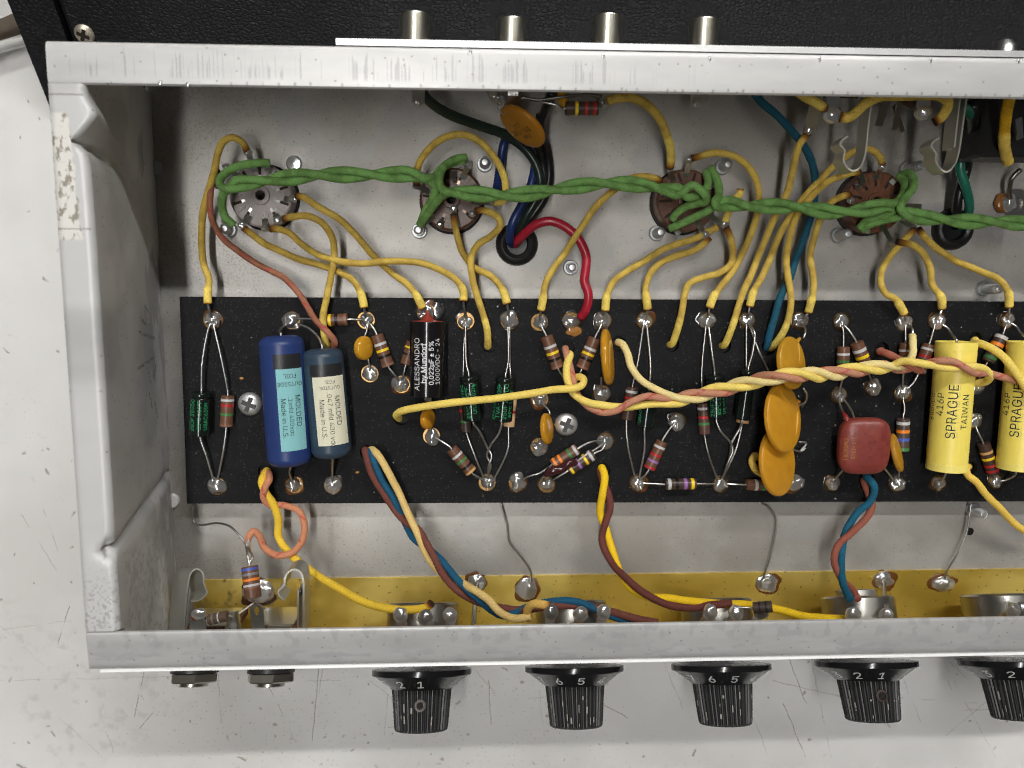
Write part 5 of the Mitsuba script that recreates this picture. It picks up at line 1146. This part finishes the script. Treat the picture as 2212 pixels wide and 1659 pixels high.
# the one at the back wall
kd, fr = disc("disc_capacitor", "orange disc capacitor with smudged black print hanging at the back wall", at(1129, 273, 33), px2mm(112, 33) / 2, 2.8, (-.58, -.76, .28), [[(1105, 244, 34), (1108, 236, 35)], [(1090, 246, 34), (1081, 240, 35), (1078, 215, 36)]], up=(-.8, .6, 0), col=(0.34, 0.14, 0.010))
a, n, t = fr
for s, h, u, w in ((".157", 1.5, 1.6, 0), ("Z5U 003", 1.7, -.6, .2), ("MFD", 1.3, -2.8, 1.0)):
    m = text_flat(s, h, depth=.06, sub=2); v = np.array(m.vertices)
    rx = unit(np.cross((0, 1, 0), a)); ry = np.cross(a, rx)
    m.vertices = at(1129, 273, 33) + a * (1.5 + v[:, 2:3]) + rx * (v[:, :1] + w) + ry * (v[:, 1:2] + u)
    part(kd, "print", m, "matte", (0.10, 0.05, 0.012), False)

# dark dipped part over the two resistors
P = spline(W([(1176, 1028, 12.5), (1190, 1018, 13), (1212, 1012, 13.4), (1230, 1000, 13.6), (1247, 1000, 13)]), .3)
L = len(P); rad = 1.75 * np.clip(np.sin(np.linspace(.12, math.pi - .12, L)) ** .5 * (1 + .18 * np.sin(np.linspace(0, 9, L))), .2, 2)
key = thing("dipped_capacitor", "glossy dark maroon dipped blob lying across the two slanting resistors", "capacitor")
part(key, "body", tube(P, rad, 18)[0], "gloss", (0.045, 0.012, 0.014), True)
part(key, "lead", lead_mesh([P[0], at(1170, 1034, 11), at(1180, 1043, 9.4)]), "tin", STEEL, True)
part(key, "lead", lead_mesh([P[-3], at(1262, 985, 12.5), at(1290, 968, 11), at(1306, 955, 9.4)]), "tin", STEEL, True)

# red mica capacitor: a pillow
c = at(1865, 963, 17.5); hx, hy, hz = px2mm(112, 17.5) / 2, px2mm(130, 17.5) / 2, 3.6
m = trimesh.creation.icosphere(5); v = np.array(m.vertices)
q = v / (np.abs(v) ** 3.6).sum(1, keepdims=True) ** (1 / 3.6)
q[:, 2] *= 1 - .16 * (np.abs(q[:, 0]) ** 4 + np.abs(q[:, 1]) ** 4)
v = q * np.array([hx, hy, hz]); v += .18 * (meshkit.fbm(v * .3, 3, 9)[:, None] - .5)
ry = trimesh.transformations.rotation_matrix(math.radians(-7), (0, 1, 0)) @ trimesh.transformations.rotation_matrix(math.radians(5), (1, 0, 0)) @ trimesh.transformations.rotation_matrix(math.radians(1.5), (0, 0, 1))
m.vertices = v; m.apply_transform(ry); m.apply_translation(c)
key = thing("mica_capacitor", "rounded brick red capacitor with faint gold print", "capacitor")
cw = meshkit.fbm(np.asarray(m.vertices) * .5, 4, 3)[:, None]; sp_ = (meshkit.noise(np.asarray(m.vertices) * 3.2, 5)[:, None] > .82)
part(key, "body", m, "satin", (np.array([0.205, 0.040, 0.031]) * (.75 + .5 * cw)) * (1 - .35 * sp_), True)
for s, u, w in (("CM06CR ]", -hx * .80, -.3), ("]-1+1502", -hx * .52, 0.2)):
    mt = text_flat(s, 1.15, depth=.05, sub=.5); tv = np.array(mt.vertices)
    lx, ly = u + tv[:, 1] * 1.0, w - tv[:, 0]
    lx, ly = u + tv[:, 1], w - tv[:, 0]
    zz = hz * (1 - np.clip(np.abs(lx / hx), 0, .999) ** 3.6 - np.clip(np.abs(ly / hy), 0, .999) ** 3.6).clip(.02, 1) ** (1 / 3.6)
    zz *= 1 - .16 * ((np.abs(lx) / hx) ** 4 + (np.abs(ly) / hy) ** 4)
    mt.vertices = np.stack([lx, ly, zz + .06 + tv[:, 2]], 1); mt.apply_transform(ry); mt.apply_translation(c)
    part(key, "print", mt, "matte", (0.42, 0.20, 0.05), False)
for pts in ([(1824, 905, 17), (1820, 890, 14), (1813, 870, 11), (1811, 858, 9.6)], [(1846, 905, 17), (1838, 885, 14), (1825, 866, 11), (1815, 856, 9.6)], [(1825, 1010, 16), (1812, 1025, 12), (1802, 1036, 9.6)], [(1905, 1005, 16), (1922, 1026, 12), (1931, 1040, 9.6)]):
    part(key, "lead", lead_mesh(W(pts), .4), "tin", STEEL, True)
part(key, "resin_neck", tube(spline(W([(1834, 915, 17), (1827, 902, 16.8), (1821, 891, 14.5)]), .4), np.linspace(1.3, .5, len(spline(W([(1834, 915, 17), (1827, 902, 16.8), (1821, 891, 14.5)]), .4))), 12)[0], "satin", (0.2, 0.02, 0.018), True)

# yellow tubular capacitors
def tubular(label, a, b, w, z, texts, leads):
    p, d, L = cyl_axis(b, a, z); r = px2mm(w, z) / 2
    key = thing("tubular_capacitor", label, "capacitor", "yellow tubular capacitors at the right")
    part(key, "wrap", lathe([(.6, r - 1.2), (0, r - .5), (0, r - .1), (.1, r), (L - 2.9, r), (L - 2.8, r + .07), (L - .1, r + .07), (L, r - .05), (L, r - .5), (L - .6, r - 1.2)], p, d, 56), "satin", (0.88, 0.72, 0.14), 25)
    part(key, "wrap_edge", lathe([(0.05, r), (0.1, r + .05), (2.6, r + .05), (2.7, r)], p, d, 56), "satin", (0.88, 0.74, 0.18), 25)
    part(key, "resin_end", lathe([(.6, .01), (.6, r - .6), (.7, r - .6)], p, d, 24), "satin", (0.25, 0.03, 0.02)); part(key, "resin_end", lathe([(L - .7, r - .6), (L - .6, r - .6), (L - .4, .01)], p, d, 24), "satin", (0.25, 0.03, 0.04))
    for s, h, al, ar in texts[-2:]: part(key, "ghost_print", text_cyl(s, h, p, d, r + .004, al * L + .2, ar * r + .75, "up"), "matte", (0.68, 0.60, 0.14), False)
    for s, h, al, ar in texts: part(key, "print", text_cyl(s, h, p, d, r + .01, al * L, ar * r, "up"), "matte", (0.03, 0.03, 0.032), False)
    for ld in leads:
        e = p if ld[0] == "b" else p + d * L; s = -d if ld[0] == "b" else d
        part(key, "lead", lead_mesh([e - s * 1.2, e + s * .5] + [at(*c) for c in ld[1:]], .42), "tin", STEEL, True)


tubular("left yellow tubular capacitor with the wires crossing its upper half", (2066, 738), (2044, 1014), 84, 15.5, (("600VDC", 1.7, .50, -1.60), ("416P", 2.3, .525, -1.12), ("SPRAGUE", 2.9, .475, -.52), ("TAIWAN", 2.1, .475, .12)),
        (("a", (2056, 722, 12.5), (2046, 708, 10.5), (2028, 697, 9.4)), ("b", (2040, 1030, 12), (2032, 1038, 10), (2027, 1041, 9.4))))
tubular("right yellow tubular capacitor cut off by the picture edge", (2222, 738), (2196, 1012), 84, 15.5, (("416P", 2.3, .515, -1.45), ("SPRAGUE", 2.9, .475, -.90), ("TAIWAN", 2.1, .475, -.28)),
        (("a", (2204, 718, 12.5), (2196, 706, 10.5), (2182, 697, 9.4)), ("b", (2190, 1028, 12), (2168, 1038, 10), (2154, 1040, 9.4))))

# ------------------------------------------------------------------ jacks, clips and lugs at the back wall and the front panel
def ribbon(path, height, th, bend=None):
    """Springy metal strip: the path (mm, mid height) thickened sideways by th and standing height tall along z (or along bend)."""
    P = spline(path, .5); tg = np.gradient(P, axis=0); tg[:, 2] = 0; tg /= np.linalg.norm(tg, axis=1, keepdims=True)
    N = np.cross(tg, [0, 0, 1.0]); h = np.array([0, 0, height / 2.0]) if bend is None else np.asarray(bend) / 2
    rows = np.stack([P + N * th / 2 - h, P + N * th / 2 + h, P - N * th / 2 + h, P - N * th / 2 - h], 1)
    v = rows.reshape(-1, 3); f = []
    for i in range(len(P) - 1):
        for j in range(4):
            a, b = i * 4 + j, i * 4 + (j + 1) % 4
            f += [[a, b, b + 4], [a, b + 4, a + 4]]
    e = (len(P) - 1) * 4; f += [[0, 2, 1], [0, 3, 2], [e, e + 1, e + 2], [e, e + 2, e + 3]]
    m = trimesh.Trimesh(v, np.array(f), process=False)
    trimesh.repair.fix_normals(m); return m


def cp(pts, z):                                               # crop of the right back corner
    return [at(1722.6 + .2212 * x, 181 + .2212 * y, z) for x, y in pts]


CLIP = (0.64, 0.62, 0.55)


def to_wall(key, p, w=3.0):
    """The stem that carries a lug from the back wall."""
    part(key, "stem", strap(np.asarray(p), np.array([p[0], 62.6 - (p[2] - 38) * .1, p[2] + 1.5]), w, .6), "tin", TINC, False)


for i, (pts, l) in enumerate(((((735, 60), (720, 200), (690, 450), (660, 700), (612, 815), (550, 850), (490, 820), (450, 740), (462, 650), (418, 590), (440, 550), (495, 512)), "bent spring clip of the left jack hanging from the back wall"),
                              (((1665, 80), (1640, 230), (1610, 450), (1572, 690), (1532, 795), (1460, 860), (1390, 820), (1350, 745), (1355, 685), (1308, 605), (1330, 565), (1388, 528)), "bent spring clip of the right jack hanging from the back wall"))):
    key = thing("jack_spring", l, "spring clip", "jack spring clips at the back wall")
    part(key, "spring", ribbon([p - [0, 0, 3.0] for p in cp(pts, 41)], 6, .5), "zinc", CLIP, 30)
    e_ = cp(pts[:1], 41)[0]; part(key, "wafer", box(e_[0] - 9, e_[0] + 4, 57.6, 62.0, 28, 41), "matte", (0.05, 0.03, 0.02), False)
    part(key, "spring_root", box(e_[0] - .25, e_[0] + .25, e_[1] - .5, 57.6, 33, 41), "zinc", CLIP, False)
    if i:
        part(key, "contact", ribbon([p - [0, 0, 3.0] for p in cp(((1600, 80), (1575, 260), (1535, 620)), 41)], 6, .45), "zinc", CLIP, 30)
        part(key, "contact_point", blob(cp(((1465, 630),), 36)[0], .5, .9, .6, 3, sub=2), "solder", SOLD, True)
bl = thing("solder_lug", "large shiny solder ball joining two yellow wires at the back wall", "solder lug", "solder lugs at the back wall")
to_wall(bl, at(1800, 205, 40)); part(bl, "tab", strap(at(1800, 205, 40), at(1797, 245, 38), 4, .5), "tin", TINC, False); part(bl, "solder", blob(at(1798, 247, 38), 2.9, 2.6, 2.2, 3, rough=.1), "solder", np.array(SOLD), True)
bl = thing("solder_lug", "shiny solder ball with a burnt yellow wire end at the right back", "solder lug", "solder lugs at the back wall")
to_wall(bl, at(1996, 203, 40)); part(bl, "tab", strap(at(1996, 203, 40), at(1994, 240, 38), 4, .5), "tin", TINC, False); part(bl, "solder", blob(at(1994, 243, 38), 2.5, 2.3, 2.0, 7, rough=.14), "solder", np.array(SOLD), True)
bl = thing("solder_lug", "dark twisted lugs between the two jack clips at the back wall", "solder lug", "solder lugs at the back wall")
to_wall(bl, at(1918, 203, 38)); to_wall(bl, at(1943, 203, 38)); part(bl, "tab", strap(at(1918, 205, 38), at(1898, 272, 34), 2.2, .5), "tin", (0.3, 0.26, 0.2), False); part(bl, "tab", strap(at(1945, 205, 38), at(1932, 280, 34), 1.6, .5), "tin", (0.3, 0.26, 0.2), False); part(bl, "tab", strap(at(1930, 228, 36), at(1950, 285, 33), 1.4, .4), "tin", (0.3, 0.26, 0.2), False)
part(bl, "bracket", strap(at(1930, 200, 38), at(1975, 222, 36), 3.5, 1.0), "matte", (0.06, 0.035, 0.02), False)
bl = thing("solder_lug", "grey tab at the back wall with a yellow wire soldered to its tip", "solder lug", "solder lugs at the back wall")
to_wall(bl, at(1765, 200, 38)); part(bl, "tab_root", strap(at(1765, 200, 38), at(1765, 217, 36), 3.6, .6), "tin", (0.42, 0.41, 0.38), False); part(bl, "tab", strap(at(1765, 215, 36), at(1748, 284, 28), 3.6, .6), "tin", (0.42, 0.41, 0.38), False); part(bl, "solder", blob(at(1748, 280, 28.4), 1.3, 1.6, 1.0, 4), "solder", np.array(SOLD) * .7, True)
for px, py, w, l in ((905, 214, 3.6, "grey tab below the leftmost phono socket holding the dark green wire"), (1108, 236, 5.0, "soldered tab above the hanging orange disc"), (1304, 216, 4.0, "soldered tab at the right end of the hanging resistor"), (1510, 214, 4.6, "bare tab below the rightmost phono socket")):
    bl = thing("solder_lug", l, "solder lug", "solder lugs at the back wall")
    to_wall(bl, at(px, py - 29, 38))
    part(bl, "tab", strap(at(px, py - 30, 38), at(px - 1, py + 8, 34), w, .5), "tin", (0.50, 0.49, 0.46), False)
    part(bl, "solder", blob(at(px - 2, py + 6, 34.4), w * .34, 1.5, 1.0, px, rough=.3), "solder", np.array(SOLD) * .75, True)
m, S, A = tube(spline(W([(1062, 190, 40), (1066, 204, 38), (1078, 214, 37), (1092, 208, 38)]), .35), 1.5, 14, lambda S, A, L: 1 + .3 * np.sin(2 * A + S * 2.5) * np.sin(2 * A - S * 2.5))
whole("wire_braid", "lumpy tinned braid bunched beside the second phono socket's tab", "wire", m, "solder", np.array(SOLD) * .6, True)
whole("bare_wire", "thin dark bare wire running level just below the back lip", "wire", tube(spline(W([(1120, 208, 37), (1160, 216, 37), (1210, 210, 38), (1260, 205, 38), (1300, 208, 38)]), .8), .45, 8)[0], "tin", (0.2, 0.19, 0.17), True)
cloth_wire("yellow_wire", "short yellow wire showing behind the hanging resistor", W([(1212, 196, 34), (1214, 215, 31), (1222, 226, 30)]), 1.4, srgb(200, 150, 40), dirt=.1)
cloth_wire("yellow_wire", "yellow wire from the back lip into the left side of the large solder ball", W([(1722, 196, 42), (1738, 208, 41), (1760, 220, 40), (1782, 234, 39)]), 1.35, YELB, dirt=.2, burn=(0, 1.5))
cloth_wire("yellow_wire", "yellow wire running along the back lip between the two solder balls", W([(1814, 252, 39), (1832, 254, 39.5), (1850, 242, 40), (1872, 222, 41), (1900, 209, 42), (1950, 206, 42), (2000, 206, 42), (2032, 208, 42), (2047, 220, 41.5), (2044, 238, 40), (2032, 255, 39), (2018, 264, 38.5)]), 1.45, YEL, dirt=.25, burn=(1.5, 2.5))
c0_ = at(2117, 338, 28)
key = thing("black_box", "black plastic box against the back wall at the right edge", "fuse holder")
part(key, "body", box(c0_[0], c0_[0] + 26, c0_[1], 60.2, 16, 28, .8), "satin", (0.010, 0.010, 0.011), 30)
part(key, "metal_tab", strap(at(2200, 255, 35), at(2203, 300, 33), 2.0, .5), "tin", (0.55, 0.55, 0.55), False)
c = at(2196, 440, 1)
key = thing("ring_terminal", "ring terminal with amber flux and solder at the right edge", "terminal")
part(key, "ring", lathe([(0.05, 5.2), (.9, 5.2), (.9, 2.4), (.05, 2.4)], c - [0, 0, 1], (0, 0, 1), 28), "tin", (0.55, 0.53, 0.5))
part(key, "solder", blob(at(2178, 440, 2), 2.6, 3.0, 2.0, 5, rough=.25), "solder", SOLD, True)
part(key, "flux", blob(at(2164, 440, 1.4), 2.4, 3.2, 1.3, 9, rough=.3), "flux", (0.22, 0.08, 0.012), True)
part(key, "wire", tube(spline(W([(2182, 432, 3), (2180, 410, 5), (2186, 385, 7), (2205, 366, 8)]), .4), .8, 12, lambda S, A, L: 1 + .14 * np.sin(3 * A + S * 3) * np.sin(3 * A - S * 3))[0], "tin", (0.3, 0.28, 0.25), True)

# front left jacks
def fp_(pts, z): return [at(362.1 + .16667 * x, 1206.9 + .16667 * y, z) for x, y in pts]


key = thing("jack_spring", "wide bent spring of the left input jack in the front left corner", "spring clip", "jack springs at the front left")
B_ = np.array([7.0, 2.2, 6.0])
pt = fp_(((205, 960), (232, 640), (265, 330), (300, 190), (380, 132), (455, 185), (470, 320), (508, 445), (400, 542), (300, 552)), 24)
part(key, "spring", ribbon([p - B_ / 2 for p in pt], 9, .5, B_), "zinc", (0.52, 0.51, 0.46), 30)
part(key, "contact", ribbon([p - B_ * .3 for p in fp_(((235, 960), (285, 390)), 24)], 6, .45, B_ * .6), "zinc", (0.40, 0.39, 0.36), 30)
key = thing("jack_spring", "thin bent spring of the right input jack standing by the yellow wire", "spring clip", "jack springs at the front left")
pt = fp_(((1762, 960), (1762, 560), (1758, 300), (1730, 190), (1660, 140), (1570, 170), (1522, 250), (1510, 340), (1432, 430), (1462, 500), (1520, 538)), 36)
part(key, "spring", ribbon([p - [0, 0, 4] for p in pt], 8, .6), "zinc", (0.55, 0.54, 0.48), 30)
part(key, "contact", ribbon([p - [0, 0, 3] for p in fp_(((1688, 960), (1692, 410)), 36)], 6, .5), "zinc", (0.52, 0.51, 0.46), 30)
part(key, "rivet", blob(fp_(((1722, 430),), 34)[0], .8, 1.2, 1.0, 2, sub=2), "tin", (0.2, 0.2, 0.2), True)
for i, (x0, x1, l) in enumerate(((180, 820, "brown insulated stack of the left input jack with soldered lugs"), (1040, 1640, "insulated stack of the right input jack with one bare lug"))):
    key = thing("input_jack", l, "jack", "input jacks in the front left corner")
    a_, b_ = fp_(((x0, 925),), 27)[0], fp_(((x1, 925),), 27)[0]
    part(key, "wafer", box(a_[0], b_[0], -114.0, -112.0, 8, 24), "matte", (0.16, 0.07, 0.035), False)
    part(key, "plate", box(a_[0] + 1, b_[0] - 1, -112.0, -111.3, 9, 23), "tin", (0.5, 0.48, 0.42), False)
    part(key, "bushing", lathe([(0, 5), (9, 5), (9, .01)], ((a_[0] + b_[0]) / 2, -114, 18), (0, -1, 0), 24), "tin", (0.5, 0.48, 0.42))
    if i == 0:
        q = fp_(((400, 930), (400, 740)), 29)
        part(key, "lug", strap(q[0], q[1], 5.0, .5), "tin", (0.62, 0.61, 0.58), False)
        part(key, "lug_solder", blob(fp_(((405, 715),), 30)[0], 2.3, 2.0, 1.3, 4), "solder", np.array(SOLD) * .8, True)
        part(key, "lug_flux", blob(fp_(((350, 760),), 30)[0], 1.2, 1.0, .8, 5), "flux", (0.2, 0.05, 0.01), True)
        for s in (((760, 925), (815, 740)), ((940, 925), (885, 680))):
            q = fp_(s, 31); part(key, "fork_lug", strap(q[0], q[1], .9, 1.2), "tin", (0.66, 0.60, 0.45), False)
        part(key, "lug_solder", blob(fp_(((850, 800),), 29)[0], 2.2, 2.9, 1.6, 6), "solder", np.array(SOLD) * .7, True)
    else:
        # bare lug with an eye
        from shapely.geometry import box as sbox
        g = sbox(-2.1, -4, 2.1, 3.0).union(Point(0, 3.0).buffer(2.1, 16)).difference(Point(0, 3.0).buffer(.01).union(Polygon([(0.75 * math.cos(t), 2.9 + 1.5 * math.sin(t)) for t in np.linspace(0, 2 * math.pi, 24)])))
        m = trimesh.creation.extrude_polygon(g, .5, engine="earcut")
        q0, q1 = fp_(((1180, 905), (1155, 600)), 30); d_ = unit(q1 - q0); s_ = unit(np.cross(d_, (0, -.25, 1))); M = np.eye(4); M[:3, :3] = np.stack([s_, d_, np.cross(s_, d_)], 1); M[:3, 3] = q1 - d_ * 4.6
        m.apply_transform(M); part(key, "lug", m, "tin", (0.60, 0.59, 0.57), False)
        q = fp_(((1300, 885), (1600, 885)), 30); part(key, "washer_edge", strap(q[0], q[1], 1.2, .7), "tin", (0.6, 0.57, 0.48), False)
